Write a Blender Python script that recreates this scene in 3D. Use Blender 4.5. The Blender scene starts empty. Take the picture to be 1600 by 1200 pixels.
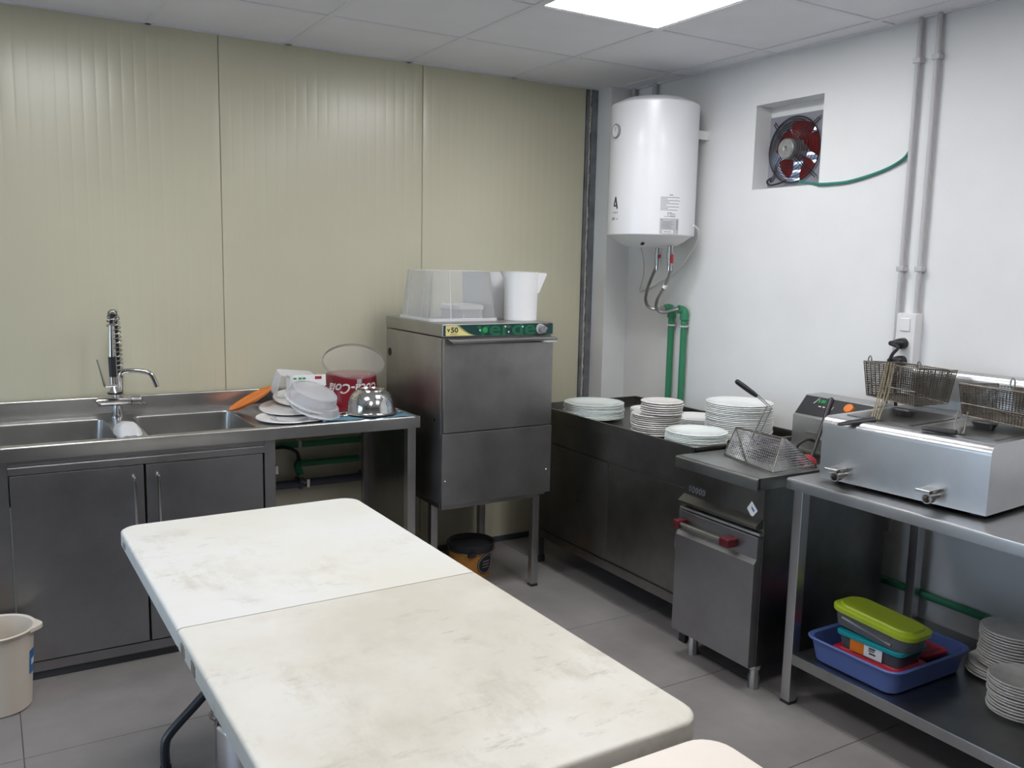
import bpy, bmesh, math, random
from mathutils import Vector, Matrix
random.seed(7)
S = bpy.context.scene
COL = S.collection
PI = math.pi

# ------------------------------------------------------------------ camera
F_PX = 1369.65
_yaw, _pitch, _roll = map(math.radians, (31.1087, 7.8405, 1.2206))
_f = Vector((math.sin(_yaw)*math.cos(_pitch), math.cos(_yaw)*math.cos(_pitch), -math.sin(_pitch)))
_r0 = Vector((math.cos(_yaw), -math.sin(_yaw), 0)); _u0 = _r0.cross(_f)
_r = math.cos(_roll)*_r0 + math.sin(_roll)*_u0
_u = -math.sin(_roll)*_r0 + math.cos(_roll)*_u0
cam_d = bpy.data.cameras.new('camera'); cam = bpy.data.objects.new('camera', cam_d); COL.objects.link(cam)
cam_d.sensor_width = 36; cam_d.lens = F_PX/1600*36; cam_d.clip_start = 0.02
CP = Vector((0, 0, 1.555))
m3 = Matrix((_r, _u, -_f)).transposed(); m4 = m3.to_4x4(); m4.translation = CP
cam.matrix_world = m4
S.camera = cam
def ray(px, py):
    return (_r*((px-800)/F_PX) - _u*((py-600)/F_PX) + _f)
def atx(px, py, x): d = ray(px, py); return CP + d*(x/d.x)
def aty(px, py, y): d = ray(px, py); return CP + d*(y/d.y)
def atz(px, py, z): d = ray(px, py); return CP + d*((z-CP.z)/d.z)

# ------------------------------------------------------------------ world, exposure
W = bpy.data.worlds.new('sky'); S.world = W; W.use_nodes = True
bg = W.node_tree.nodes['Background']; bg.inputs[0].default_value = (0.60, 0.78, 1.0, 1); bg.inputs[1].default_value = 5.0
S.view_settings.view_transform = 'Standard'; S.view_settings.look = 'None'
S.view_settings.exposure = 0.12; S.view_settings.gamma = 1.0; S.view_settings.use_curve_mapping = False
LED = 17.5                      # radiance of the ceiling panels

# room
ZC, YB, XR, XL, YF = 2.525, 4.128, 3.174, -2.6, -5.5

# ------------------------------------------------------------------ materials
def nm(name):
    m = bpy.data.materials.new(name); m.use_nodes = True
    return m, m.node_tree, m.node_tree.nodes['Principled BSDF']
def plain(name, c, rough=0.5, metal=0.0, var=0.0, scale=8.0, bump=0.0, bscale=60.0, spec=0.5, coat=0.0, trans=0.0):
    m, nt, b = nm(name)
    b.inputs['Base Color'].default_value = (*c, 1); b.inputs['Roughness'].default_value = rough
    b.inputs['Metallic'].default_value = metal; b.inputs['Specular IOR Level'].default_value = spec
    b.inputs['Coat Weight'].default_value = coat; b.inputs['Transmission Weight'].default_value = trans
    tc = nt.nodes.new('ShaderNodeTexCoord')
    if var:
        n = nt.nodes.new('ShaderNodeTexNoise'); n.inputs['Scale'].default_value = scale; n.inputs['Detail'].default_value = 5
        r = nt.nodes.new('ShaderNodeValToRGB')
        r.color_ramp.elements[0].position = .3; r.color_ramp.elements[1].position = .7
        r.color_ramp.elements[0].color = (*[max(0, v*(1-var)) for v in c], 1); r.color_ramp.elements[1].color = (*[min(1, v*(1+var)) for v in c], 1)
        nt.links.new(tc.outputs['Object'], n.inputs['Vector']); nt.links.new(n.outputs[0], r.inputs[0]); nt.links.new(r.outputs[0], b.inputs['Base Color'])
    if bump:
        n2 = nt.nodes.new('ShaderNodeTexNoise'); n2.inputs['Scale'].default_value = bscale; n2.inputs['Detail'].default_value = 4
        bp = nt.nodes.new('ShaderNodeBump'); bp.inputs['Strength'].default_value = bump; bp.inputs['Distance'].default_value = 0.002
        nt.links.new(tc.outputs['Object'], n2.inputs['Vector']); nt.links.new(n2.outputs[0], bp.inputs['Height']); nt.links.new(bp.outputs[0], b.inputs['Normal'])
    return m
def steel(name, c, rough, stretch=(1, 1, 40), var=.12, smear=.12):
    """brushed stainless: streaks along one axis, blotchy wear in colour and gloss"""
    m, nt, b = nm(name); L = nt.links
    b.inputs['Metallic'].default_value = 1.0
    tc = nt.nodes.new('ShaderNodeTexCoord'); mp = nt.nodes.new('ShaderNodeMapping'); mp.inputs['Scale'].default_value = stretch
    n = nt.nodes.new('ShaderNodeTexNoise'); n.inputs['Scale'].default_value = 14; n.inputs['Detail'].default_value = 3
    n2 = nt.nodes.new('ShaderNodeTexNoise'); n2.inputs['Scale'].default_value = 4.5; n2.inputs['Detail'].default_value = 6; n2.inputs['Roughness'].default_value = .65
    L.new(tc.outputs['Object'], mp.inputs[0]); L.new(mp.outputs[0], n.inputs['Vector']); L.new(tc.outputs['Object'], n2.inputs['Vector'])
    r = nt.nodes.new('ShaderNodeValToRGB'); r.color_ramp.elements[0].position = .3; r.color_ramp.elements[1].position = .72
    r.color_ramp.elements[0].color = (*[v*(1-var) for v in c], 1); r.color_ramp.elements[1].color = (*[min(1, v*(1+var)) for v in c], 1)
    L.new(n2.outputs[0], r.inputs[0]); L.new(r.outputs[0], b.inputs['Base Color'])
    a = nt.nodes.new('ShaderNodeMath'); a.operation = 'MULTIPLY_ADD'; a.inputs[1].default_value = smear; a.inputs[2].default_value = rough-smear*.5
    L.new(n2.outputs[0], a.inputs[0]); L.new(a.outputs[0], b.inputs['Roughness'])
    bp = nt.nodes.new('ShaderNodeBump'); bp.inputs['Strength'].default_value = .06; bp.inputs['Distance'].default_value = .001
    L.new(n.outputs[0], bp.inputs['Height']); L.new(bp.outputs[0], b.inputs['Normal'])
    return m
def clear(name, c, opacity, rough=.15, gloss=True):
    """thin-walled see-through plastic: constant mix of plain transmission and a glossy tinted body"""
    m, nt, b = nm(name); L = nt.links
    b.inputs['Base Color'].default_value = (*c, 1); b.inputs['Roughness'].default_value = rough; b.inputs['Specular IOR Level'].default_value = .6
    t = nt.nodes.new('ShaderNodeBsdfTransparent'); t.inputs[0].default_value = (.97, .97, .97, 1)
    mx = nt.nodes.new('ShaderNodeMixShader'); fr = nt.nodes.new('ShaderNodeFresnel'); fr.inputs[0].default_value = 1.35
    ad = nt.nodes.new('ShaderNodeMath'); ad.operation = 'ADD'; ad.use_clamp = True; ad.inputs[1].default_value = opacity
    L.new(fr.outputs[0], ad.inputs[0]); L.new(ad.outputs[0], mx.inputs[0]); L.new(t.outputs[0], mx.inputs[1]); L.new(b.outputs[0], mx.inputs[2])
    L.new(mx.outputs[0], nt.nodes['Material Output'].inputs[0])
    return m
def emit(name, c, s):
    m, nt, b = nm(name); b.inputs['Base Color'].default_value = (*c, 1)
    b.inputs['Emission Color'].default_value = (*c, 1); b.inputs['Emission Strength'].default_value = s
    return m

M = {}
M['white_wall'] = plain('white_plaster', (.80, .80, .80), .75, var=.03, scale=3, bump=.25, bscale=35)
M['panel'] = plain('cream_panel', (.60, .570, .425), .26, var=.03, scale=1.5, spec=.6)
M['ceil'] = plain('ceiling_board', (.80, .80, .835), .85, var=.02, scale=5, bump=.12, bscale=220)
M['grid'] = plain('ceiling_bar', (.76, .76, .80), .5)
M['grey_wall'] = plain('low_bounce_grey', (.38, .38, .37), .75, var=.03, scale=3)  # for the unseen walls; grey picked to cut bounced light
M['yard'] = plain('yard_concrete', (.42, .41, .39), .9, var=.1, scale=1.5)
M['grout'] = plain('grout', (.16, .15, .145), .9)
def tile_mat():
    m, nt, b = nm('floor_porcelain'); L = nt.links
    tc = nt.nodes.new('ShaderNodeTexCoord'); n = nt.nodes.new('ShaderNodeTexNoise'); n.inputs['Scale'].default_value = 3.2; n.inputs['Detail'].default_value = 8; n.inputs['Roughness'].default_value = .62
    r = nt.nodes.new('ShaderNodeValToRGB'); r.color_ramp.elements[0].position = .28; r.color_ramp.elements[1].position = .75
    r.color_ramp.elements[0].color = (.195, .178, .172, 1); r.color_ramp.elements[1].color = (.31, .287, .279, 1)
    g = nt.nodes.new('ShaderNodeNewGeometry')
    L.new(g.outputs['Position'], n.inputs['Vector']); L.new(n.outputs[0], r.inputs[0]); L.new(r.outputs[0], b.inputs['Base Color'])
    a = nt.nodes.new('ShaderNodeMath'); a.operation = 'MULTIPLY_ADD'; a.inputs[1].default_value = .2; a.inputs[2].default_value = .33
    L.new(n.outputs[0], a.inputs[0]); L.new(a.outputs[0], b.inputs['Roughness'])
    return m
M['tile'] = tile_mat()
M['steel'] = steel('stainless_satin', (.50, .495, .485), .33)
M['steel_x'] = steel('stainless_satin_long', (.50, .495, .485), .30, (40, 1, 1))
M['steel_door'] = steel('stainless_door', (.37, .368, .375), .36, (1, 1, 40))
M['steel_dw'] = steel('stainless_dishwasher', (.42, .415, .405), .40, (40, 1, 1), .16, .2)
M['steel_dark'] = steel('stainless_dark', (.25, .245, .23), .30, (1, 40, 1), .2, .15)
M['steel_deck'] = steel('stainless_deck', (.42, .42, .41), .30, (1, 40, 1), .15, .15)  # lighter than the carcass steel, imitating the white wall reflected in the deck
M['steel_shelf'] = steel('stainless_shelf', (.36, .355, .35), .30, (1, 40, 1), .15, .12)
M['steel_fry'] = steel('stainless_fryer', (.55, .55, .555), .30, (1, 40, 1), .08, .1)
M['chrome'] = plain('chrome', (.62, .61, .60), .14, 1)
M['silver'] = plain('polished_silver', (.80, .80, .84), .22, 1)
M['zinc'] = plain('dull_chrome', (.45, .44, .42), .3, 1, var=.1)
M['wire'] = plain('basket_wire', (.20, .175, .145), .4, 1, var=.3, scale=25)
M['wire_gold'] = plain('basket_wire_brass', (.42, .36, .24), .35, 1, var=.15, scale=25)
M['wire_grey'] = plain('basket_wire_grey', (.45, .45, .46), .35, 1, var=.15, scale=25)
M['black'] = plain('black_plastic', (.018, .018, .022), .42)
M['rubber'] = plain('black_rubber', (.02, .02, .022), .65)
M['leg_paint'] = plain('charcoal_paint', (.035, .037, .045), .42)
M['white'] = plain('white_enamel', (.82, .82, .84), .28, var=.01, coat=.2)
M['white_pl'] = plain('white_plastic', (.80, .80, .79), .38)
M['white_trim'] = plain('white_box_plastic', (.82, .81, .81), .35)
M['conduit'] = plain('grey_conduit', (.52, .51, .52), .45)
M['china_w'] = plain('white_china', (.83, .84, .82), .16, var=.02, coat=.3)
M['china_g'] = plain('greenish_opal_glass', (.80, .85, .82), .14, coat=.3)
M['china_c'] = plain('worn_cream_china', (.72, .69, .66), .28, var=.06, scale=14)
M['china_d'] = plain('dull_grey_china', (.62, .60, .57), .45, var=.12, scale=22)
M['green_pipe'] = plain('green_ppr', (.035, .23, .115), .45)
M['green_cable'] = plain('green_cable', (.03, .21, .17), .45)
M['navy'] = plain('navy_grey_pvc', (.10, .11, .15), .5)
M['orange'] = plain('orange_plastic', (.80, .21, .02), .4, var=.05, scale=20)
M['orange_b'] = plain('orange_print', (.62, .26, .05), .45, var=.06)
M['red'] = plain('red_plastic', (.42, .01, .035), .4)
M['red_knob'] = plain('dark_red_plastic', (.10, .008, .014), .35)
M['red_valve'] = plain('red_lever', (.34, .02, .035), .4)
M['red_fan'] = plain('red_fan_blade', (.30, .022, .02), .32)
M['coke'] = plain('red_tub_print', (.26, .012, .022), .3, coat=.2)
M['lime'] = plain('lime_lid', (.36, .47, .02), .42)
M['teal'] = plain('teal_lid', (.01, .30, .34), .4)
M['blue'] = plain('blue_tub', (.075, .125, .34), .42)
M['cream'] = plain('cream_bucket', (.72, .64, .54), .45, var=.02)
M['blue_lbl'] = plain('blue_label', (.04, .17, .42), .5)
M['ink'] = plain('dark_ink', (.03, .03, .035), .5)
M['ink_g'] = plain('grey_ink', (.25, .25, .27), .6)
M['lbl_grey'] = plain('grey_sticker', (.52, .52, .54), .5)
M['paper'] = plain('paper', (.82, .82, .82), .7)
M['dgreen'] = plain('dark_green_fascia', (.004, .045, .042), .3, coat=.3)
M['mgreen'] = plain('mid_green_print', (.012, .13, .06), .35)
M['lgreen'] = plain('bright_green_button', (.02, .30, .08), .3)
M['yellow'] = plain('pale_yellow_print', (.70, .62, .25), .4)
M['knob_grey'] = plain('grey_knob', (.22, .22, .24), .4)
M['knob_ring'] = plain('light_grey_ring', (.45, .44, .43), .4)
M['joint'] = plain('steel_channel_grey', (.19, .20, .215), .5, .3, var=.25, scale=12)
M['mortar'] = plain('rough_mortar', (.52, .50, .44), .95, var=.25, scale=60, bump=1.0, bscale=80)
M['skirt'] = plain('dark_skirting', (.07, .075, .085), .6)
M['fanplate'] = plain('grey_fan_plate', (.27, .27, .31), .5)
M['motor'] = plain('cast_motor', (.36, .37, .36), .42, .6, var=.2, scale=30)
M['cloth_w'] = plain('white_cloth', (.92, .92, .93), .9, bump=.6, bscale=90)
M['cloth_b'] = plain('pale_blue_cloth', (.24, .46, .58), .9, bump=.5, bscale=120)
M['clear_pl'] = clear('clear_plastic', (.72, .72, .76), .14, .12)
M['clear_tub'] = clear('clear_tub_plastic', (.74, .74, .78), .40, .18)
M['frost'] = clear('frosted_crate', (.80, .81, .82), .24, .3)
M['frost_rib'] = clear('frosted_rib', (.90, .90, .91), .55, .3)
M['frost_jug'] = clear('milky_jug', (.90, .90, .90), .82, .3)
M['lid_clear'] = clear('clear_lid', (.60, .57, .55), .17, .06)
M['box_dark'] = clear('smoky_food_box', (.16, .17, .19), .62, .2)
M['led'] = emit('led_diffuser', (.985, .985, 1.0), LED)
M['hose'] = steel('braided_hose', (.42, .42, .42), .4, (80, 80, 80), .35)
def table_mat(name, clean, dirty, lo):
    m, nt, b = nm(name); L = nt.links
    tc = nt.nodes.new('ShaderNodeTexCoord')
    def noise(s, d, ro, stretch=None, off=(0, 0, 0)):
        mp = nt.nodes.new('ShaderNodeMapping'); mp.inputs['Location'].default_value = off
        if stretch: mp.inputs['Scale'].default_value = stretch
        n = nt.nodes.new('ShaderNodeTexNoise'); n.inputs['Scale'].default_value = s; n.inputs['Detail'].default_value = d; n.inputs['Roughness'].default_value = ro
        L.new(tc.outputs['Object'], mp.inputs[0]); L.new(mp.outputs[0], n.inputs['Vector']); return n
    def ramp(n, p0, p1, c0, c1):
        r = nt.nodes.new('ShaderNodeValToRGB'); r.color_ramp.elements[0].position = p0; r.color_ramp.elements[1].position = p1
        r.color_ramp.elements[0].color = c0; r.color_ramp.elements[1].color = c1; L.new(n.outputs[0], r.inputs[0]); return r
    base = ramp(noise(2.1, 6, .6, None, (2.5, 0, 0)), .38, .62, clean, dirty)
    st = ramp(noise(5.0, 10, .70, (1.5, .8, 1), (3, 1, 0)), .50, .66, (0, 0, 0, 1), (.85, .85, .85, 1))
    st2 = ramp(noise(11, 9, .72, (.8, 2.4, 1), (7, 2, 0)), .56, .70, (0, 0, 0, 1), (.7, .7, .7, 1))
    mk = ramp(noise(2.4, 4, .55, None, (11, 5, 0)), lo, lo+.16, (0, 0, 0, 1), (1, 1, 1, 1))
    m1 = nt.nodes.new('ShaderNodeMix'); m1.data_type = 'RGBA'; m1.inputs['B'].default_value = (.50, .46, .38, 1)
    mu = nt.nodes.new('ShaderNodeMath'); mu.operation = 'MULTIPLY'; L.new(st.outputs[0], mu.inputs[0]); L.new(mk.outputs[0], mu.inputs[1])
    L.new(mu.outputs[0], m1.inputs['Factor']); L.new(base.outputs[0], m1.inputs['A'])
    m2 = nt.nodes.new('ShaderNodeMix'); m2.data_type = 'RGBA'; m2.inputs['B'].default_value = (.36, .33, .28, 1)
    mu2 = nt.nodes.new('ShaderNodeMath'); mu2.operation = 'MULTIPLY'; L.new(st2.outputs[0], mu2.inputs[0]); L.new(mk.outputs[0], mu2.inputs[1])
    L.new(mu2.outputs[0], m2.inputs['Factor']); L.new(m1.outputs['Result'], m2.inputs['A']); L.new(m2.outputs['Result'], b.inputs['Base Color'])
    b.inputs['Roughness'].default_value = .42
    bp = nt.nodes.new('ShaderNodeBump'); bp.inputs['Strength'].default_value = .15; bp.inputs['Distance'].default_value = .001
    n = noise(120, 3, .5); L.new(n.outputs[0], bp.inputs['Height']); L.new(bp.outputs[0], b.inputs['Normal'])
    return m
M['table'] = table_mat('white_table_plastic', (.74, .74, .72, 1), (.71, .69, .62, 1), .50)
M['table_worn'] = table_mat('stained_table_plastic', (.71, .695, .645, 1), (.60, .565, .485, 1), .37)
M['table_cream'] = table_mat('cream_table_plastic', (.78, .71, .635, 1), (.75, .68, .60, 1), .62)
M['table_edge'] = plain('table_edge', (.80, .79, .77), .45, var=.06, scale=14)

# ------------------------------------------------------------------ mesh helpers
def B(): return bmesh.new()
def box(bm, x0, x1, y0, y1, z0, z1, bev=0.0, seg=2):
    v = [bm.verts.new((x, y, z)) for z in (z0, z1) for y in (y0, y1) for x in (x0, x1)]
    fs = [bm.faces.new([v[i] for i in q]) for q in ((0, 2, 3, 1), (4, 5, 7, 6), (0, 1, 5, 4), (2, 6, 7, 3), (0, 4, 6, 2), (1, 3, 7, 5))]
    if bev:
        es = list({e for f in fs for e in f.edges})
        bmesh.ops.bevel(bm, geom=es, offset=bev, segments=seg, affect='EDGES', profile=.5)
    return bm
def ring(c, n, r, seg, ref=None):
    n = n.normalized(); a = ref if ref else (Vector((0, 0, 1)) if abs(n.z) < .9 else Vector((1, 0, 0)))
    u = n.cross(a).normalized(); w = n.cross(u)
    return [c + u*(r*math.cos(2*PI*k/seg)) + w*(r*math.sin(2*PI*k/seg)) for k in range(seg)]
def loft(bm, loops, cap0=True, cap1=True, closed=True):
    vs = [[bm.verts.new(p) for p in l] for l in loops]; n = len(vs[0])
    for a, b in zip(vs, vs[1:]):
        for k in range(n if closed else n-1):
            bm.faces.new((a[k], a[(k+1) % n], b[(k+1) % n], b[k]))
    if cap0: bm.faces.new(vs[0][::-1])
    if cap1: bm.faces.new(vs[-1])
    return bm
def tube(bm, pts, r, seg=8, caps=True, closed=False):
    pts = [Vector(p) for p in pts]; n = len(pts); rs = r if isinstance(r, (list, tuple)) else [r]*n
    loops = []; nrm = None
    for i, p in enumerate(pts):
        if closed: t = pts[(i+1) % n] - pts[i-1]
        else: t = pts[min(i+1, n-1)] - pts[max(i-1, 0)]
        t.normalize()
        if nrm is None:
            a = Vector((0, 0, 1)) if abs(t.z) < .9 else Vector((1, 0, 0)); nrm = t.cross(a).normalized()
        else:
            nrm = nrm - t*nrm.dot(t)
            nrm = nrm.normalized() if nrm.length > 1e-6 else t.cross(Vector((.3, .5, .8))).normalized()
        w = t.cross(nrm)
        loops.append([p + nrm*(rs[i]*math.cos(2*PI*k/seg)) + w*(rs[i]*math.sin(2*PI*k/seg)) for k in range(seg)])
    if closed:
        vs = [[bm.verts.new(p) for p in l] for l in loops]
        for i in range(n):
            a, b = vs[i], vs[(i+1) % n]
            for k in range(seg): bm.faces.new((a[k], a[(k+1) % seg], b[(k+1) % seg], b[k]))
    else: loft(bm, loops, caps, caps)
    return bm
def smooth_path(pts, n=8):
    pts = [Vector(p) for p in pts]; P = [pts[0]*2-pts[1]] + pts + [pts[-1]*2-pts[-2]]; out = []
    for i in range(1, len(P)-2):
        for k in range(n):
            t = k/n; a, b, c, d = P[i-1], P[i], P[i+1], P[i+2]
            out.append(.5*((2*b) + (c-a)*t + (2*a-5*b+4*c-d)*t*t + (-a+3*b-3*c+d)*t**3))
    out.append(pts[-1]); return out
def cyl(bm, p0, p1, r0, r1=None, seg=24, caps=True):
    p0, p1 = Vector(p0), Vector(p1); r1 = r0 if r1 is None else r1; n = p1-p0
    return loft(bm, [ring(p0, n, r0, seg), ring(p1, n, r1, seg)], caps, caps)
def lathe(bm, prof, seg=32, c=(0, 0, 0), tilt=None):
    c = Vector(c); loops = []
    for r, z in prof:
        loops.append([Vector((max(r, 1e-4)*math.cos(2*PI*k/seg), max(r, 1e-4)*math.sin(2*PI*k/seg), z)) for k in range(seg)])
    if tilt is not None: loops = [[tilt @ p for p in l] for l in loops]
    loops = [[p + c for p in l] for l in loops]
    return loft(bm, loops, prof[0][0] < 2e-4, prof[-1][0] < 2e-4)
def rrect(x0, x1, y0, y1, r, z, n=5):
    out = []
    for cx, cy, a0 in ((x1-r, y1-r, 0), (x0+r, y1-r, PI/2), (x0+r, y0+r, PI), (x1-r, y0+r, 1.5*PI)):
        for k in range(n+1):
            a = a0 + PI/2*k/n; out.append(Vector((cx + r*math.cos(a), cy + r*math.sin(a), z)))
    return out
def prism(bm, poly, axis, a0, a1):
    """extrude a 2D polygon along an axis; poly coords are the other two axes in xyz order"""
    def P(u, v, a): return Vector((a, u, v)) if axis == 'x' else (Vector((u, a, v)) if axis == 'y' else Vector((u, v, a)))
    return loft(bm, [[P(u, v, a0) for u, v in poly], [P(u, v, a1) for u, v in poly]])
def quad_wires(bm, a, b, c, d, nu, nv, r, seg=3):
    """wire mesh over the quad a-b-c-d (a-b and d-c are the long rows)"""
    a, b, c, d = map(Vector, (a, b, c, d))
    for i in range(nu+1):
        t = i/nu; tube(bm, [a.lerp(b, t), d.lerp(c, t)], r, seg, False)
    for i in range(nv+1):
        t = i/nv; tube(bm, [a.lerp(d, t), b.lerp(c, t)], r, seg, False)

OFF = {}
def link(o, parent=None):
    COL.objects.link(o)
    if parent is not None: o.parent = parent
    return o
def obj(name, bm, mat, parent=None, sharp=35, origin=None):
    """one bmesh -> one mesh object. Coordinates are world unless the root is 'local'."""
    bmesh.ops.recalc_face_normals(bm, faces=bm.faces)
    off = OFF[parent.name] if parent is not None else Vector(origin or (0, 0, 0))
    if off.length: bmesh.ops.translate(bm, verts=bm.verts, vec=-off)
    me = bpy.data.meshes.new(name); bm.to_mesh(me); bm.free()
    for p in me.polygons: p.use_smooth = True
    me.set_sharp_from_angle(angle=math.radians(sharp))
    ms = mat if isinstance(mat, (list, tuple)) else [mat]
    for k in ms: me.materials.append(M[k] if isinstance(k, str) else k)
    o = bpy.data.objects.new(name, me); link(o, parent)
    if len(me.polygons) < 3000:
        wn = o.modifiers.new('face_weighted_normals', 'WEIGHTED_NORMAL'); wn.keep_sharp = True
    OFF[o.name] = off
    if parent is None and origin: o.location = origin
    return o
def tag(o, label, cat, group=None):
    o['label'] = label; o['category'] = cat
    if group: o['group'] = group
    return o
def thing(name, label, cat, loc, group=None, local=False, rotz=0.0):
    o = bpy.data.objects.new(name, None); COL.objects.link(o); o.location = loc; o.rotation_euler = (0, 0, rotz)
    o.empty_display_size = .05
    OFF[o.name] = Vector((0, 0, 0)) if local else Vector(loc)
    return tag(o, label, cat, group)
def struct(name, bm, mat, label=None):
    o = obj(name, bm, mat); o['kind'] = 'structure'
    if label: o['label'] = label
    return o
def text(body, size, shear=0.0, bold=0.0):
    """2D triangulated outline of a word, centred"""
    cu = bpy.data.curves.new('t', 'FONT'); cu.body = body; cu.size = size; cu.shear = shear; cu.offset = bold; cu.align_x = 'CENTER'; cu.align_y = 'CENTER'; cu.resolution_u = 3
    o = bpy.data.objects.new('t', cu); COL.objects.link(o)
    me = bpy.data.meshes.new_from_object(o.evaluated_get(bpy.context.evaluated_depsgraph_get()))
    V = [(v.co.x, v.co.y) for v in me.vertices]; Fc = [tuple(p.vertices) for p in me.polygons]
    bpy.data.objects.remove(o); bpy.data.curves.remove(cu); bpy.data.meshes.remove(me)
    return V, Fc
def put2d(bm, V, Fc, fn):
    vs = [bm.verts.new(fn(x, y)) for x, y in V]
    for q in Fc:
        try: bm.faces.new([vs[i] for i in q])
        except ValueError: pass
def rect2d(bm, x0, x1, y0, y1, fn, nx=1):
    for i in range(nx):
        a = x0+(x1-x0)*i/nx; b = x0+(x1-x0)*(i+1)/nx
        bm.faces.new([bm.verts.new(fn(*p)) for p in ((a, y0), (b, y0), (b, y1), (a, y1))])

# ------------------------------------------------------------------ room shell
fl = struct('floor', box(B(), XL, XR, YF, YB, -.08, -.004), 'grout', 'grey porcelain tiled kitchen floor')
bt = box(B(), .0015, 1.1985, .0015, .5985, -.004, 0, .0008, 1)
tile_me = None
i = -3
TX0, TY0 = .033-1.2*2, 1.738-.6*13
for ix in range(5):
    for iy in range(18):
        x0, y0 = TX0+1.2*ix, TY0+.6*iy
        x1, y1 = min(x0+1.2, XR), min(y0+.6, YB); x0, y0 = max(x0, XL), max(y0, YF)
        if x1-x0 < .02 or y1-y0 < .02: continue
        obj('floor_tile', box(B(), x0+.0015, x1-.0015, y0+.0015, y1-.0015, -.004, 0, .0008, 1), 'tile', fl)

# back wall: insulated metal panels, one metre each, with shallow ribs every 50 mm
wb = struct('wall_back', box(B(), XL, XR+.3, YB+.012, YB+.2, -.08, ZC+.2), 'white_wall', 'cream metal sandwich-panel back wall')
def panel(x0, x1):
    prof = [(x0+.001, YB+.011), (x0+.001, YB+.004), (x0+.005, YB)]
    n = int(round((x1-x0)/.05))
    for k in range(1, n):
        xc = x0+(x1-x0)*k/n
        prof += [(xc-.007, YB), (xc-.0035, YB+.0007), (xc+.0035, YB+.0007), (xc+.007, YB)]
    prof += [(x1-.005, YB), (x1-.001, YB+.004), (x1-.001, YB+.011)]
    bm = B()
    loft(bm, [[Vector((x, y, 0.002)) for x, y in prof], [Vector((x, y, ZC+.02)) for x, y in prof]], False, False, closed=False)
    return obj('wall_panel', bm, 'panel', wb, sharp=60)
for a, b in ((-2.05, -1.05), (-1.05, -.053), (-.053, .943), (.943, 1.936), (1.936, 2.937)): panel(a, b)
obj('wall_panel', box(B(), XL, -2.051, YB, YB+.011, 0.002, ZC+.02), 'panel', wb)
sk = struct('baseboard_back', box(B(), XL, 2.95, YB-.012, YB+.004, 0, .03), 'skirt', 'dark skirting strip under cream wall panels')

# right wall with the through-hole of the extractor fan
bm = B(); TH = .34
hy0, hy1, hz0, hz1 = 2.688, 3.08, 1.926, 2.315
box(bm, XR, XR+TH, YF, hy0, -.08, ZC+.2); box(bm, XR, XR+TH, hy1, YB+.011, -.08, ZC+.2)
box(bm, XR, XR+TH, hy0, hy1, -.08, hz0); box(bm, XR, XR+TH, hy0, hy1, hz1, ZC+.2)
gy0, gy1, gz0, gz1 = 2.765, 3.07, 1.952, 2.258
x2 = XR+.105
box(bm, x2, XR+TH, hy0, gy0, hz0, hz1); box(bm, x2, XR+TH, gy1, hy1, hz0, hz1); box(bm, x2, XR+TH, gy0, gy1, hz0, gz0); box(bm, x2, XR+TH, gy0, gy1, gz1, hz1)
wr = struct('wall_right', bm, 'white_wall', 'white plastered wall with a square fan opening')
struct('wall_corner', box(B(), 3.012, XR, 4.0, YB+.011, 0, ZC+.02, .004), 'white_wall', 'white plastered pier in the corner of the room')
# dark steel joint beside the pier, with a rough bead of mortar in it
j = struct('trim_1', box(box(B(), 2.938, 2.956, YB-.004, YB+.011, 0, ZC+.02), 2.972, 3.012, YB-.008, YB+.011, 0, ZC+.02), 'joint', 'dark grey steel joint strip beside the white pier')
bm = B(); loops = []
for k in range(121):
    z = .0+ZC*k/120; wv = .006+.004*random.random(); cx = 2.964+random.uniform(-.003, .003); d = .003+.006*random.random()
    loops.append([Vector((cx-wv-.002, YB+.009, z)), Vector((cx-wv*.5, YB-d, z)), Vector((cx+wv*.5, YB-d*random.uniform(.5, 1.1), z)), Vector((cx+wv+.002, YB+.009, z))])
loft(bm, loops, False, False, closed=False)
obj('mortar_bead', bm, 'mortar', j, sharp=60)

# left wall with an open doorway to daylight, and the wall behind the viewer
bm = B(); wy0, wy1, wz1 = 1.75, 3.35, 2.12
box(bm, XL-.25, XL, YF, wy0, -.08, ZC+.2); box(bm, XL-.25, XL, wy1, YB+.011, -.08, ZC+.2)
box(bm, XL-.25, XL, wy0, wy1, wz1, ZC+.2); box(bm, XL-.25, XL, wy0, wy1, -.08, -.004)
struct('wall_left', bm, 'grey_wall', 'unseen wall with a wide doorway, greyed to cut bounced light')
struct('wall_front', box(B(), XL-.25, XR+TH, YF-.2, YF, -.08, ZC+.2), 'grey_wall', 'unseen plain wall, greyed to cut bounced light')
bm = B()
for a, b, c, d in ((wy0, wy1, wz1-.06, wz1), (wy0, wy0+.06, 0, wz1-.06), (wy1-.06, wy1, 0, wz1-.06)):
    box(bm, XL-.16, XL-.06, a, b, c, d, .004)
struct('door_1', bm, 'white_trim', 'white frame of the open doorway to the yard')
struct('ground', box(B(), XL-14, XL-.25, -10, 14, -.3, -.05), 'yard', 'pale concrete yard outside the doorway')

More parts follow.
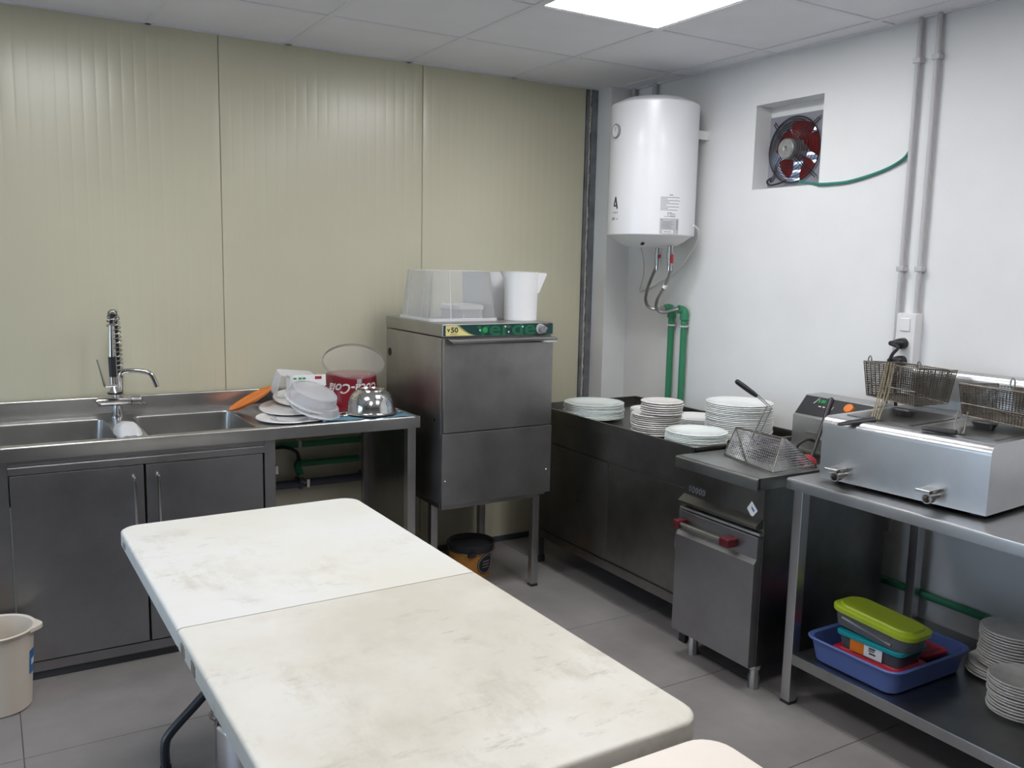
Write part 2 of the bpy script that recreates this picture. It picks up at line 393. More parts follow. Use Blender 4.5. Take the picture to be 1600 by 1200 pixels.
# ceiling: 600 mm grid
cl = struct('ceiling', box(B(), XL, XR, YF, YB, ZC+.02, ZC+.2), 'grid', 'suspended ceiling of square white tiles')
GX = [XL]+[.655+.6*k for k in range(-5, 5)]+[XR]
GY = [YF]+[2.96+.6*k for k in range(-14, 2)]+[YB]
lights = {(.055, 2.36), (1.855, 2.36), (.055, .56), (1.855, .56)}
lit = []
for x0, x1 in zip(GX, GX[1:]):
    for y0, y1 in zip(GY, GY[1:]):
        if x1-x0 < .03 or y1-y0 < .03: continue
        if any(abs(x0-a) < .02 and abs(y0-b) < .02 for a, b in lights): lit.append((x0, x1, y0, y1)); continue
        dz = random.uniform(0, .0015)
        obj('ceiling_tile', box(B(), x0+.007, x1-.007, y0+.007, y1-.007, ZC+.001+dz, ZC+.015, .002, 1), 'ceil', cl)
for x in GX[1:-1]: obj('ceiling_bar', box(B(), x-.012, x+.012, YF, YB, ZC-.003, ZC+.02), 'grid', cl)
for y in GY[1:-1]: obj('ceiling_bar', box(B(), XL, XR, y-.012, y+.012, ZC-.0026, ZC+.02), 'grid', cl)
struct('trim_2', box(B(), XL, 3.012, YB-.022, YB, ZC-.003, ZC+.02), 'grid', 'white angle trim along the ceiling edge of the panel wall')
struct('trim_3', box(B(), XR-.022, XR, YF, 4.0, ZC-.003, ZC+.02), 'grid', 'white angle trim along the ceiling edge of the plastered wall')
near = {(1.855, 2.36): 'square ceiling light panel above the dishwasher and cupboard'}
for x0, x1, y0, y1 in lit:
    key = next((k for k in near if abs(k[0]-x0) < .02 and abs(k[1]-y0) < .02), None)
    t = thing('ceiling_light', near[key] if key else 'square ceiling light panel further back in the room', 'light', ((x0+x1)/2, (y0+y1)/2, ZC), None if key else 'ceiling light panels further back')
    bm = B()
    for a, b, c, d in ((x0+.013, x1-.013, y0+.013, y0+.025), (x0+.013, x1-.013, y1-.025, y1-.013), (x0+.013, x0+.025, y0+.025, y1-.025), (x1-.025, x1-.013, y0+.025, y1-.025)):
        box(bm, a, b, c, d, ZC-.001, ZC+.018)
    obj('frame', bm, 'white_trim', t)
    obj('diffuser', box(B(), x0+.025, x1-.025, y0+.025, y1-.025, ZC+.002, ZC+.012), 'led', t)

# ------------------------------------------------------------------ folding tables
def folding_table(label, loc, rot, w, l, seam, slots=True, mats=('table', 'table_worn')):
    """local frame: far-left corner at the origin, +x across, -y along"""
    t = thing('folding_table', label, 'table', loc, None, True, rot)
    H, T = .74, .047
    def leaf(y1, y0, far, nearr, mat):
        bm = B(); r = .055
        def loop(ins, z):
            out = []
            for cx, cy, a0, rr in ((w, y1, 0, far), (0, y1, PI/2, far), (0, y0, PI, nearr), (w, y0, 1.5*PI, nearr)):
                rr2 = r if rr else .004
                sx = -1 if cx > 0 else 1; sy = -1 if cy == y1 else 1
                ex, ey = cx+sx*(rr2+ins*.999), cy+sy*(rr2+(ins if rr else 0))
                for k in range(7):
                    a = a0+PI/2*k/6; out.append(Vector((ex+rr2*math.cos(a), ey+rr2*math.sin(a), z)))
            return out
        loft(bm, [loop(.004, H-T), loop(0, H-T+.004), loop(0, H-.008), loop(.0015, H-.0035), loop(.0045, H-.001), loop(.009, H)])
        return obj('tabletop_half', bm, mat, t, sharp=50)
    a = leaf(0, -seam+.002, True, False, mats[0]); leaf(-seam-.002, -l, False, True, mats[1])
    bm = B()
    for y in (-.16, -l+.16):
        tube(bm, smooth_path([(.085, y, .008), (.085, y, .085), (.105, y, .125), (.19, y, .205), (.285, y, .30), (.305, y, .345), (.305, y, .69)], 5), .0142, 10)
        tube(bm, smooth_path([(w-.085, y, .008), (w-.085, y, .085), (w-.105, y, .125), (w-.19, y, .205), (w-.285, y, .30), (w-.305, y, .345), (w-.305, y, .69)], 5), .0142, 10)
        tube(bm, [(.305, y, .42), (w-.305, y, .42)], .010, 8)
        o = obj('leg_frame', bm, 'leg_paint', t); bm = B()
        for x in (.085, w-.085): obj('foot_cap', cyl(B(), (x, y, 0), (x, y, .02), .0165), 'rubber', o)
    bm.free()
    br = B(); y = -.16
    for s in (1, -1):
        yy = y if s > 0 else -l+.16
        tube(br, [(w/2, yy, .43), (w/2, yy-s*.35, .692)], .008, 8)
    tube(br, [(.04, -.06, .685), (.04, -l+.06, .685)], .010, 8); tube(br, [(w-.04, -.06, .685), (w-.04, -l+.06, .685)], .010, 8)
    obj('brace', br, 'leg_paint', t)
    if slots:
        for y, h in ((-.125, .02), (-seam-.06, .03), (-seam-.16, .032)):
            bm = box(B(), -.0022, .002, y-.016, y+.016, H-.03-h/2+.006, H-.03+h/2+.002, .001, 1)
            obj('edge_slot', bm, 'zinc', t)
    return t
folding_table('worn white folding table standing in front of the double sink', (.313, 2.812, 0), math.radians(1.0), .757, 1.722, .86)
folding_table('pale cream folding table pushed up to the end of the worn white table', (.315, 1.060, 0), math.radians(0), .752, 1.75, .875, False, ('table_cream', 'table_cream'))

# steel canister under the table
t = thing('steel_canister', 'shiny steel canister with ring handle on the floor under the worn table', 'canister', (.66, 2.42, 0))
lathe_c = (.628, 2.40, 0)
obj('body', lathe(B(), [(0, 0), (.125, 0), (.132, .01), (.132, .24), (.128, .25), (.11, .262), (0, .268)], 40, lathe_c), 'silver', t)
obj('ring_handle', tube(B(), [(.505+.02*math.cos(a), 2.40+.0*a, .285+.02*math.sin(a)) for a in [2*PI*k/20 for k in range(20)]], .006, 8, closed=True), 'chrome', t)
obj('lug', box(B(), .498, .54, 2.39, 2.41, .235, .272, .003), 'chrome', t)

# ------------------------------------------------------------------ double sink unit
sx0, sx1, sy0, sy1 = -.06, 1.62, 3.46, 4.10
ZT = .872
t = thing('sink_unit', 'stainless double sink unit with two doors and open drainer end', 'sink', ((sx0+sx1)/2, 3.78, 0))
basins = [(-.005, .405), (.515, .925)]
by0, by1 = 3.545, 3.985
bm = B()
box(bm, sx0, sx1, sy0+.004, by0, ZT-.04, ZT); box(bm, sx0, sx1, by1, sy1-.02, ZT-.04, ZT)
box(bm, sx0, basins[0][0], by0, by1, ZT-.04, ZT); box(bm, basins[0][1], basins[1][0], by0, by1, ZT-.04, ZT); box(bm, basins[1][1], sx1, by0, by1, ZT-.04, ZT)
# rolled front and end edge
prism(bm, [(sy0, .83), (sy0, .874), (sy0+.004, .880), (sy0+.012, .882), (sy0+.022, .880), (sy0+.034, ZT), (sy0+.034, .83)], 'x', sx0, sx1)
prism(bm, [(sx1, .83), (sx1, .874), (sx1-.004, .880), (sx1-.012, .882), (sx1-.022, .880), (sx1-.034, ZT), (sx1-.034, .83)], 'y', sy0+.001, sy1-.02)
wt = obj('worktop', bm, 'steel_x', t)
obj('backsplash', prism(B(), [(sy1-.045, ZT), (sy1-.032, ZT+.01), (sy1-.032, .945), (sy1-.029, .95), (sy1, .95), (sy1, .93), (sy1-.026, .93), (sy1-.026, ZT-.03), (sy1-.045, ZT-.03)], 'x', sx0, sx1), 'steel_x', t)
for a, b in basins:
    bm = B(); r = .045
    lp = [rrect(a, b, by0, by1, .03, ZT+.0005), rrect(a+.003, b-.003, by0+.003, by1-.003, .035, ZT-.006), rrect(a+.010, b-.010, by0+.010, by1-.010, r, ZT-.21), rrect(a+.03, b-.03, by0+.03, by1-.03, r, ZT-.235)]
    loft(bm, lp, False, True)
    bs = obj('basin', bm, 'steel', t, sharp=60)
    obj('drain', lathe(B(), [(0, ZT-.2345), (.03, ZT-.2345), (.036, ZT-.2325), (.03, ZT-.231), (0, ZT-.232)], 24, ((a+b)/2, (by0+by1)/2, 0)), 'chrome', bs)
cx0, cx1 = -.02, .985; cyf = 3.482
bm = B()
box(bm, cx0, cx0+.018, cyf+.004, 4.06, .03, .832); box(bm, cx1-.045, cx1, cyf, cyf+.045, 0, .832, .002); box(bm, cx0, cx0+.06, cyf, cyf+.045, 0, .832, .002)
box(bm, cx1-.02, cx1-.002, cyf+.045, 4.06, .03, .832); box(bm, cx0, cx1, cyf+.02, 4.06, .028, .045)
box(bm, cx0+.06, cx1-.045, cyf+.002, cyf+.03, .796, .832)
box(bm, cx0+.06, cx1-.045, cyf+.001, cyf+.03, .034, .072, .002)
obj('cabinet_body', bm, 'steel_door', t)
obj('kick_plate', box(B(), cx0+.05, cx1-.04, cyf+.015, cyf+.025, 0, .036), 'skirt', t)
obj('apron', prism(B(), [(cyf-.010, .778), (cyf-.010, .803), (cyf-.002, .812), (cyf+.01, .812), (cyf+.01, .778)], 'x', cx0+.06, cx1-.047), 'steel_door', t)
for a, b, hx in ((.044, .484, .449), (.492, .932, .534)):
    d = obj('door', box(B(), a, b, cyf-.006, cyf+.012, .078, .774, .002), 'steel_door', t)
    hd = tube(B(), smooth_path([(hx, cyf-.004, .725), (hx, cyf-.022, .727), (hx, cyf-.032, .715), (hx, cyf-.032, .55), (hx, cyf-.022, .538), (hx, cyf-.004, .54)], 4), .0055, 8)
    obj('handle', hd, 'chrome', d)
for x, y in ((1.592, 3.505), (1.592, 4.03)):
    lg = obj('leg', box(B(), x-.02, x+.02, y-.02, y+.02, .02, .84, .003), 'steel', t)
    obj('foot', cyl(B(), (x, y, 0), (x, y, .03), .018, .016), 'rubber', lg)
obj('end_panel', box(B(), 1.598, 1.602, 3.525, 4.01, .16, .83), 'steel_dark', t)

# ------------------------------------------------------------------ mixer tap
t = thing('mixer_tap', 'chrome mixer tap with coiled spray hose between the sink bowls', 'tap', (.466, 4.02, ZT))
fx, fy = .466, 4.02
obj('base', lathe(B(), [(0, ZT), (.027, ZT), (.027, ZT+.004), (.021, ZT+.007), (.019, ZT+.05), (0, ZT+.05)], 24, (fx, fy, 0)), 'chrome', t)
bm = B(); z0 = .939
cyl(bm, (fx-.078, fy, z0), (fx+.052, fy, z0), .0205)
cyl(bm, (fx-.082, fy, z0), (fx-.078, fy, z0), .015)
bd = obj('body', bm, 'chrome', t)
obj('lever_cap', loft(B(), [ring(Vector((fx+.054, fy, z0)), Vector((1, 0, 0)), .0215, 24), ring(Vector((fx+.088, fy, z0)), Vector((1, 0, 0)), .021, 24), ring(Vector((fx+.094, fy, z0)), Vector((1, 0, 0)), .017, 24)]), 'zinc', bd)
obj('lever', tube(B(), [(fx+.085, fy-.015, z0-.008), (fx+.108, fy-.035, z0-.014)], [.006, .004], 8), 'chrome', bd)
bm = B(); cyl(bm, (fx, fy, z0), (fx, fy, 1.0), .0165); cyl(bm, (fx, fy, 1.0), (fx, fy, 1.035), .0125)
obj('riser', bm, 'chrome', t)
obj('spout', tube(B(), smooth_path([(fx+.014, fy-.006, .965), (fx+.014, fy-.008, 1.03), (fx+.018, fy-.012, 1.058), (fx+.045, fy-.02, 1.069), (fx+.10, fy-.035, 1.066), (fx+.128, fy-.042, 1.055), (fx+.142, fy-.045, 1.03), (fx+.153, fy-.048, .998)], 6), .0105, 14), 'chrome', t)
# coiled hose: up, over the top and down to the hand spray
path = smooth_path([(fx+.012, fy+.006, 1.03), (fx+.010, fy+.006, 1.12), (fx+.008, fy+.004, 1.22), (fx+.003, fy-.004, 1.29), (fx-.008, fy-.03, 1.312), (fx-.016, fy-.055, 1.296), (fx-.02, fy-.062, 1.262)], 14)
obj('hose', tube(B(), path, .0065, 8), 'rubber', t)
def coil(path, R, r, turns, seg=6, per=12):
    L = [0]
    for a, b in zip(path, path[1:]): L.append(L[-1]+(b-a).length)
    n = int(turns*per); pts = []; j = 0; nr = None
    for k in range(n+1):
        s = L[-1]*k/n
        while j < len(L)-2 and L[j+1] < s: j += 1
        p = path[j].lerp(path[j+1], (s-L[j])/max(1e-9, L[j+1]-L[j])); tg = (path[j+1]-path[j]).normalized()
        if nr is None: nr = tg.cross(Vector((0, 1, 0))).normalized()
        nr = (nr-tg*nr.dot(tg)).normalized(); w = tg.cross(nr); a = 2*PI*turns*k/n
        pts.append(p+nr*(R*math.cos(a))+w*(R*math.sin(a)))
    return tube(B(), pts, r, seg)
obj('spring', coil(path, .0165, .0028, 19), 'zinc', t)
sp = obj('spray_tube', tube(B(), [(fx-.02, fy-.062, 1.268), (fx-.022, fy-.064, 1.17), (fx-.022, fy-.064, 1.135)], [.0075, .010, .0125], 14), 'chrome', t)
obj('grip', cyl(B(), (fx-.022, fy-.064, 1.136), (fx-.020, fy-.064, 1.052), .0145), 'black', t)
bm = B(); cyl(bm, (fx-.020, fy-.064, 1.052), (fx-.019, fy-.064, 1.02), .0155); cyl(bm, (fx-.019, fy-.064, 1.012), (fx-.016, fy-.064, .987), .012, .026)
hd = obj('spray_head', bm, 'chrome', t)
obj('spray_rim', cyl(B(), (fx-.016, fy-.064, .987), (fx-.016, fy-.064, .979), .028), 'rubber', hd)
obj('spray_lever', tube(B(), [(fx-.01, fy-.07, 1.012), (fx-.05, fy-.07, 1.012), (fx-.054, fy-.07, 1.018), (fx-.079, fy-.07, 1.126)], [.005, .005, .005, .003], 8), 'zinc', hd)

# cloth hung over the divider
bm = B(); rows = []
for k in range(9):
    u = k/8; y = 3.545+.17*u
    rows.append([Vector((.452+(.053-.012*u+.003*math.sin(3*a+k))*min(1, .7+.12*k)*math.cos(a), y+.004*math.sin(5*a), .868+(.062-.028*u)*min(1, .12+.38*k)*math.sin(a)+.002*math.sin(7*a+2*k))) for a in [PI*q/16 for q in range(17)]])
loft(bm, rows, False, False, closed=False)
bmesh.ops.solidify(bm, geom=list(bm.faces), thickness=.012)
tag(obj('dish_cloth', bm, 'cloth_w', sharp=80), 'crumpled white cloth draped over the bar between the sink bowls', 'cloth')

# pipes under the drainer end
def under_pipe(name, label, z, x0, x1, r, mat, y=None, cat='pipe', extra=None):
    y = y or YB-.03-r
    t = thing(name, label, cat, (x0, y, z))
    obj('tube', tube(B(), [(x0, y, z), (x1, y, z)], r, 14), mat, t)
    for x in (x0+.32, x1-.12): obj('clip', box(B(), x-.008, x+.008, y-r-.003, YB, z-r-.003, z+r+.003, .002), 'navy' if mat == 'navy' else 'conduit', t)
    return t
p1 = under_pipe('water_pipe', 'upper green water pipe on the wall under the sink drainer', .668, .95, 1.72, .016, 'green_pipe')
p2 = under_pipe('water_pipe', 'lower green water pipe on the wall under the sink drainer', .572, 1.26, 1.72, .016, 'green_pipe')
under_pipe('drain_pipe', 'dark grey drain pipe low on the wall under the sink drainer', .475, .95, 1.72, .020, 'navy')
for par, x, z in ((p1, 1.12, .64), (p2, 1.27, .56)):
    bm = B(); yy = YB-.046
    tube(bm, smooth_path([(x, yy, z+.025), (x-.015, yy-.02, z), (x-.005, yy-.035, z-.035)], 4), .019, 12)
    v = obj('elbow_valve', bm, 'green_pipe', par)
    bm = B(); cyl(bm, (x-.005, yy-.05, z-.055), (x+.012, yy-.09, z-.06), .011); box(bm, x+.005, x+.02, yy-.1, yy-.085, z-.085, z-.045, .002)
    obj('tap_nozzle', bm, 'chrome', v)
bm = tube(B(), smooth_path([(1.13, YB-.05, .66), (1.19, YB-.075, .665), (1.245, YB-.08, .64), (1.265, YB-.06, .59)], 6), .008, 10)
obj('link_hose', bm, 'rubber', p1)

# ------------------------------------------------------------------ drying dishes on the drainer
ZD = ZT
def disc_plate(name, label, c, r, tilt, mat, t=.004, cat='lid', rim=.008, grp=None):  # the flat discs built with this are lids, most of white plastic
    bm = lathe(B(), [(0, 0), (r*.72, 0), (r*.80, .003), (r-.004, rim*.8), (r, rim), (r-.002, rim+t), (r*.80, .003+t), (r*.70, t), (0, t)], 40)
    o = obj(name, bm, mat); o.location = c; o.rotation_euler = tilt
    return tag(o, label, cat, grp)
disc_plate('round_lid', 'flat white round lid lying by the edge of the sink bowl', (1.085, 3.655, ZD+.002), .130, (math.radians(1), math.radians(1), 0), 'white_pl', cat='dish')
disc_plate('round_lid', 'clear round lid half under the flat white one', (1.135, 3.645, ZD+.0005), .120, (0, 0, 0), 'clear_tub', cat='dish')
disc_plate('round_lid', 'white shallow lid leaning over the flat white lid', (1.155, 3.80, ZD+.020), .145, (math.radians(5), math.radians(-3), 0), 'white_pl', cat='dish', rim=.012)
disc_plate('round_lid', 'upturned white plastic lid under the clear boxes at the back', (1.215, 3.89, ZD+.042), .12, (math.radians(10), math.radians(-2), 0), 'white_pl', cat='dish', rim=.016)
# orange round tray leaning up from the counter, seen nearly edge-on
nrm = (_u*math.cos(math.radians(27)) - _r*math.sin(math.radians(27)) - _f*.27).normalized()
o = obj('orange_tray', lathe(B(), [(0, -.004), (.085, -.004), (.098, .002), (.106, .010), (.103, .013), (.094, .007), (.083, .003), (0, .003)], 40), 'orange'); o.location = aty(393, 625, 3.90); o.rotation_euler = nrm.to_track_quat('Z', 'Y').to_euler()
tag(o, 'orange plastic tray leaning between sink bowl and white lids', 'tray')
# clear rectangular box lying behind
def open_box(bm, w, l, h, r, tap, th=.002, n=4):
    """thin-walled open box, opening up"""
    loft(bm, [rrect(-w/2+tap, w/2-tap, -l/2+tap, l/2-tap, r, 0, n), rrect(-w/2+tap*.8, w/2-tap*.8, -l/2+tap*.8, l/2-tap*.8, r, .006, n), rrect(-w/2, w/2, -l/2, l/2, r, h, n), rrect(-w/2-.004, w/2+.004, -l/2-.004, l/2+.004, r, h, n), rrect(-w/2-.004, w/2+.004, -l/2-.004, l/2+.004, r, h-.006, n)], True, False)
    return bm
o = obj('food_box', open_box(B(), .19, .13, .10, .02, .012), 'clear_pl'); o.location = (1.225, 3.965, 1.028); o.rotation_euler = (math.radians(180+12), math.radians(6), 0)
tag(o, 'upturned clear rectangular food box at the back of the drainer', 'food box')
# printed carton sleeve / tub with green and red print
t = thing('printed_tub', 'clear tub with white, green and red printed sleeve behind the round tub', 'tub', (1.215, 3.80, ZD+.035), local=True)
t.rotation_euler = (math.radians(-6), 0, math.radians(-4))
obj('tub_body', open_box(B(), .15, .11, .13, .02, .01), 'clear_pl', t)
obj('sleeve', box(B(), -.079, .079, -.0605, -.0595, .085, .135), 'white_pl', t)
sl = obj('sleeve_side', box(B(), -.0765, -.0715, -.0605, .03, .02, .135), 'white_pl', t)
bm = B()
for k, x in enumerate((-.058, -.036, -.018)): box(bm, x-.007, x+.007, -.0615, -.0606, .116, .124)
obj('green_print', bm, 'lgreen', t)
bm = B(); box(bm, .03, .06, -.0615, -.0606, .115, .128); box(bm, -.0775, -.0766, -.05, -.02, .02, .055); obj('red_print', bm, 'red_valve', t)
# two round clear tubs, upside down and tilted
def round_tub(label, c, r, h, rot):
    t = thing('round_tub', label, 'tub', c, local=True); t.rotation_euler = rot
    obj('tub_wall', lathe(B(), [(r*1.06, 0), (r*1.06, .008), (r, .012), (r*.93, h*.93), (r*.89, h), (r*.80, h+.001), (r*.79, h-.003), (0, h-.003)], 40), 'clear_tub', t, sharp=50)
    obj('rim_band', lathe(B(), [(r*1.065, 0), (r*1.075, .003), (r*1.065, .008), (r*1.05, .004)], 40), 'frost_jug', t)
    return t
round_tub('upturned clear round tub lying on top of another', (1.188, 3.645, .943), .108, .058, (math.radians(18), math.radians(15), 0))
round_tub('clear round tub lying tilted underneath another round tub', (1.205, 3.635, .907), .100, .036, (math.radians(13), math.radians(12), 0))
# blue cloth under the colander
bm = B(); nx, ny = 18, 8; g = []
for iy in range(ny+1):
    for ix in range(nx+1):
        x = 1.20+.40*ix/nx; y = 3.515+.13*iy/ny+.012*math.sin(ix*.9)+(-.03*(ix/nx) if iy < 2 else 0)
        g.append(bm.verts.new((x, y, ZD+.004+.005*abs(math.sin(ix*1.3+iy*.8)))))
for iy in range(ny):
    for ix in range(nx):
        q = iy*(nx+1)+ix; bm.faces.new((g[q], g[q+1], g[q+nx+2], g[q+nx+1]))
bmesh.ops.solidify(bm, geom=list(bm.faces), thickness=.003)
tag(obj('cleaning_cloth', bm, 'cloth_b', sharp=80), 'pale blue cloth spread under the steel colander', 'cloth')
# colander, upside down, with punched holes (dark discs in groups on the wall)
cc = Vector((1.452, 3.615, ZD+.012))
t = thing('colander', 'upturned steel colander standing on the blue cloth', 'colander', cc)
prof = [(.112, 0), (.118, .003), (.112, .007), (.107, .012), (.104, .035), (.096, .065), (.082, .088), (.068, .099), (.062, .102), (.058, .100), (0, .100)]
obj('bowl', lathe(B(), prof, 48, cc), 'chrome', t, sharp=50)
obj('foot_ring', lathe(B(), [(.058, .099), (.062, .106), (.066, .099)], 40, cc), 'chrome', t)
bm = B()
for g_ in range(12):
    a0 = 2*PI*g_/12
    for (da, dz) in ((0, 0), (.11, .008), (-.11, .008), (0, .016), (.22, .001), (-.22, .001), (.1, -.009), (-.1, -.009)):
        a = a0+da*.8; z = .055+dz+(.018 if g_ % 2 else -.004); rr = .1035-(z-.035)*(.008/.03) if z < .065 else .096-(z-.065)*(.014/.023)
        p = Vector((math.cos(a), math.sin(a), 0)); nrm = Vector((math.cos(a), math.sin(a), .35))
        cyl(bm, cc+p*(rr+.0002)+Vector((0, 0, z)), cc+p*(rr+.0009)+Vector((0, 0, z)), .0022, seg=8)
obj('hole', bm, 'ink', t)['kind'] = 'stuff'
for s in (-1, 1):
    bm = tube(B(), smooth_path([cc+Vector((s*.106, -.03*1, .005)), cc+Vector((s*.14, -.03, .0)), cc+Vector((s*.145, 0, -.001)), cc+Vector((s*.14, .03, .0)), cc+Vector((s*.106, .03, .005))], 5), .0035, 8)
    obj('loop_handle', bm, 'chrome', t)
# red drinks tub, upside down, with a clear lid leaning on top
tc = Vector((1.46, 3.885, ZD))
t = thing('drinks_tub', 'red party tub standing upside down in the corner by the dishwasher', 'tub', tc)
def tub_r(z): return .128-.010*(z/.15)
obj('tub_wall', lathe(B(), [(.134, .0), (.134, .01), (.128, .012), (tub_r(.152), .152), (tub_r(.152)-.006, .158), (0, .158)], 48, tc), 'coke', t, sharp=50)
V, Fc = text('Coca-Cola', .062, .35, .0012)
bm = B(); a0 = math.atan2(-tc.y, -tc.x)   # towards the room
def wrap(x, y):
    # rotated half a turn: the tub is upside down
    z = .102-y; r = tub_r(z)+.0012; a = math.radians(259)-x/.128
    return tc+Vector((r*math.cos(a), r*math.sin(a), z))
put2d(bm, V, Fc, wrap); obj('lettering', bm, 'white_pl', t)
bm = B(); rect2d(bm, -.012, .012, -.012, .010, lambda x, y: tc+Vector(((tub_r(.125)+.0012)*math.cos(math.radians(268)+x/.128), (tub_r(.125)+.0012)*math.sin(math.radians(268)+x/.128), .135+y)), 3); obj('white_mark', bm, 'lbl_grey', t)
t2 = thing('clear_lid', 'large clear dome lid resting on the upturned red tub', 'lid', aty(553, 563, 3.82), local=True)
t2.rotation_euler = (math.radians(27), math.radians(0), math.radians(-14))
obj('dome', lathe(B(), [(.140, -.012), (.140, 0), (.133, .006), (.118, .009), (.108, .004), (.095, .006), (0, .008)], 56), 'lid_clear', t2, sharp=50)
obj('rim', lathe(B(), [(.140, -.012), (.1425, -.010), (.1425, .0), (.140, .002)], 56), 'clear_pl', t2)

# ------------------------------------------------------------------ dishwasher on its stand
dx0, dx1, dy0, dy1, dz0, dz1 = 1.70, 2.275, 3.41, 4.03, .48, 1.287
t = thing('dishwasher_stand', 'square-tube steel stand carrying the dishwasher', 'stand', ((dx0+dx1)/2, 3.72, 0))
for x, y in ((1.735, 3.56), (2.225, 3.455), (1.735, 3.98), (2.225, 3.98)):
    lg = obj('leg', box(B(), x-.0175, x+.0175, y-.0175, y+.0175, .012, .455, .003), 'steel', t)
    obj('foot', box(B(), x-.0185, x+.0185, y-.0185, y+.0185, 0, .014, .002), 'rubber', lg)
bm = B()
for y in (3.46, 3.98): box(bm, 1.72, 2.24, y-.0175, y+.0175, .445, .478, .002)
for x in (1.735, 2.225): box(bm, x-.0175, x+.0175, 3.46, 3.98, .445, .478, .002)
obj('top_frame', bm, 'steel', t)
t = thing('dishwasher', 'grey steel front-loading dishwasher with green control panel', 'dishwasher', ((dx0+dx1)/2, 3.72, dz0))
bm = B(); box(bm, dx0, dx1, dy0+.012, dy1, dz0, 1.226, .003)
bd = obj('body', bm, 'steel_dw', t)
obj('top_cover', box(B(), dx0-.002, dx1+.002, dy0-.004, dy1+.002, 1.229, dz1, .006, 3), 'steel_dw', t)
bm = B(); box(bm, 1.722, 1.76, dy0+.05, dy0+.12, dz0-.018, dz0+.002)
box(bm, 2.235, 2.265, dy0+.02, dy0+.05, dz0-.02, dz0+.002); obj('levelling_bracket', bm, 'zinc', t)
obj('door', box(B(), dx0+.004, dx1-.004, dy0-.012, dy0+.011, .806, 1.222, .003), 'steel_dw', t)
dl = obj('lower_panel', box(B(), dx0-.001, dx1+.001, dy0-.010, dy0+.011, dz0-.002, .801, .002), 'steel_dw', t)
for x in (dx0+.018, dx1-.022): obj('screw', lathe(B(), [(0, .0035), (.004, .003), (.006, 0)], 14, (x, dy0-.010, .588), Matrix.Rotation(PI/2, 3, 'X')), 'chrome', dl)
hp = [(dy0-.012, 1.224), (dy0-.036, 1.222), (dy0-.044, 1.214), (dy0-.044, 1.206), (dy0-.036, 1.198), (dy0-.031, 1.203), (dy0-.034, 1.209), (dy0-.034, 1.214), (dy0-.012, 1.216)]
bm = B(); loft(bm, [[Vector((dx0+.008+.03*(1.224-z)/.026, y, z)) for y, z in hp], [Vector((dx1-.002, y, z)) for y, z in hp]])
obj('door_handle', bm, 'chrome', t)
obj('side_plug', cyl(B(), (dx0+.001, 3.985, 1.112), (dx0-.0015, 3.985, 1.112), .020), 'rubber', t)
bm = B(); cyl(bm, (dx0+.001, 3.48, .855), (dx0-.001, 3.48, .855), .006); cyl(bm, (dx0+.001, 3.48, .85), (dx0-.001, 3.48, .85), .005); obj('side_port', bm, 'rubber', t)
# control panel: rounded green fascia with print
py = dy0-.0045
fa = obj('control_panel', loft(B(), [[Vector((p.x, y, p.y)) for p in rrect(dx0+.004, dx1-.006, 1.2325, 1.2835, .008, 0)] for y in (py+.002, py-.0015)]), 'dgreen', t)
pf = py-.0019; W0 = dx0+.012
bm = B(); N = 14; pts = [(W0, 1.2355), (W0, 1.281), (W0+.055, 1.281)]
for k in range(N+1):
    u = k/N; pts.append((W0+.055+.088*u**1.0, 1.281-.0455*(1-(1-u)**1.7)))
bm.faces.new([bm.verts.new((x, pf, z)) for x, z in pts]); obj('yellow_field', bm, 'yellow', fa)
bm = B()
for k in range(N):
    u, u2 = k/N, (k+1)/N
    a = (W0+.060+.088*u, 1.281-.0455*(1-(1-u)**1.7)); b2 = (W0+.060+.088*u2, 1.281-.0455*(1-(1-u2)**1.7))
    bm.faces.new([bm.verts.new(p) for p in ((a[0], pf-.0001, a[1]), (b2[0], pf-.0001, b2[1]), (b2[0]+.0035, pf-.0001, b2[1]), (a[0]+.0035, pf-.0001, a[1]))])
obj('swoosh_line', bm, 'yellow', fa)
bm = B(); V, Fc = text('50', .032, 0, .0011); put2d(bm, V, Fc, lambda x, y: Vector((W0+.043+x*1.12, pf-.0004, 1.2595+y)))
V, Fc = text('v', .030, 0, .0009); put2d(bm, V, Fc, lambda x, y: Vector((W0+.014+x, pf-.0004, 1.2615+y)))
for k in range(6): rect2d(bm, W0+.022+k*.006, W0+.0262+k*.006, 1.2412, 1.2442, lambda x, y: Vector((x, pf-.0004, y)))
obj('lettering', bm, 'ink', fa)
bm = B(); V, Fc = text('verde', .092, 0, .0015); put2d(bm, V, Fc, lambda x, y: Vector((W0+.31+x*1.45, pf-.0002, min(1.283, max(1.233, 1.262+y*1.0))))); obj('faint_lettering', bm, 'mgreen', fa)
bm = B(); kx = dx1-.075
cyl(bm, (kx, pf, 1.258), (kx, pf-.008, 1.258), .0235, .0225, 32); kr = obj('knob_ring', bm, 'knob_ring', fa)
obj('knob', loft(B(), [ring(Vector((kx+.003, y, 1.257)), Vector((0, 1, 0)), r, 28) for y, r in ((pf-.008, .019), (pf-.024, .0175), (pf-.026, .0155))]), 'knob_grey', fa)
obj('start_button', loft(B(), [ring(Vector((W0+.195, y, 1.257)), Vector((0, 1, 0)), r, 24) for y, r in ((pf, .0135), (pf-.005, .0125), (pf-.006, .009))]), 'lgreen', fa)
bm = B()
for x, z in ((W0+.170, 1.2575), (W0+.300, 1.272), (W0+.318, 1.2475), (W0+.392, 1.270), (W0+.522, 1.2600)):
    cyl(bm, (x, pf, z), (x, pf-.0015, z), .0038, seg=14)
obj('indicator_lamp', bm, 'white_pl', fa)
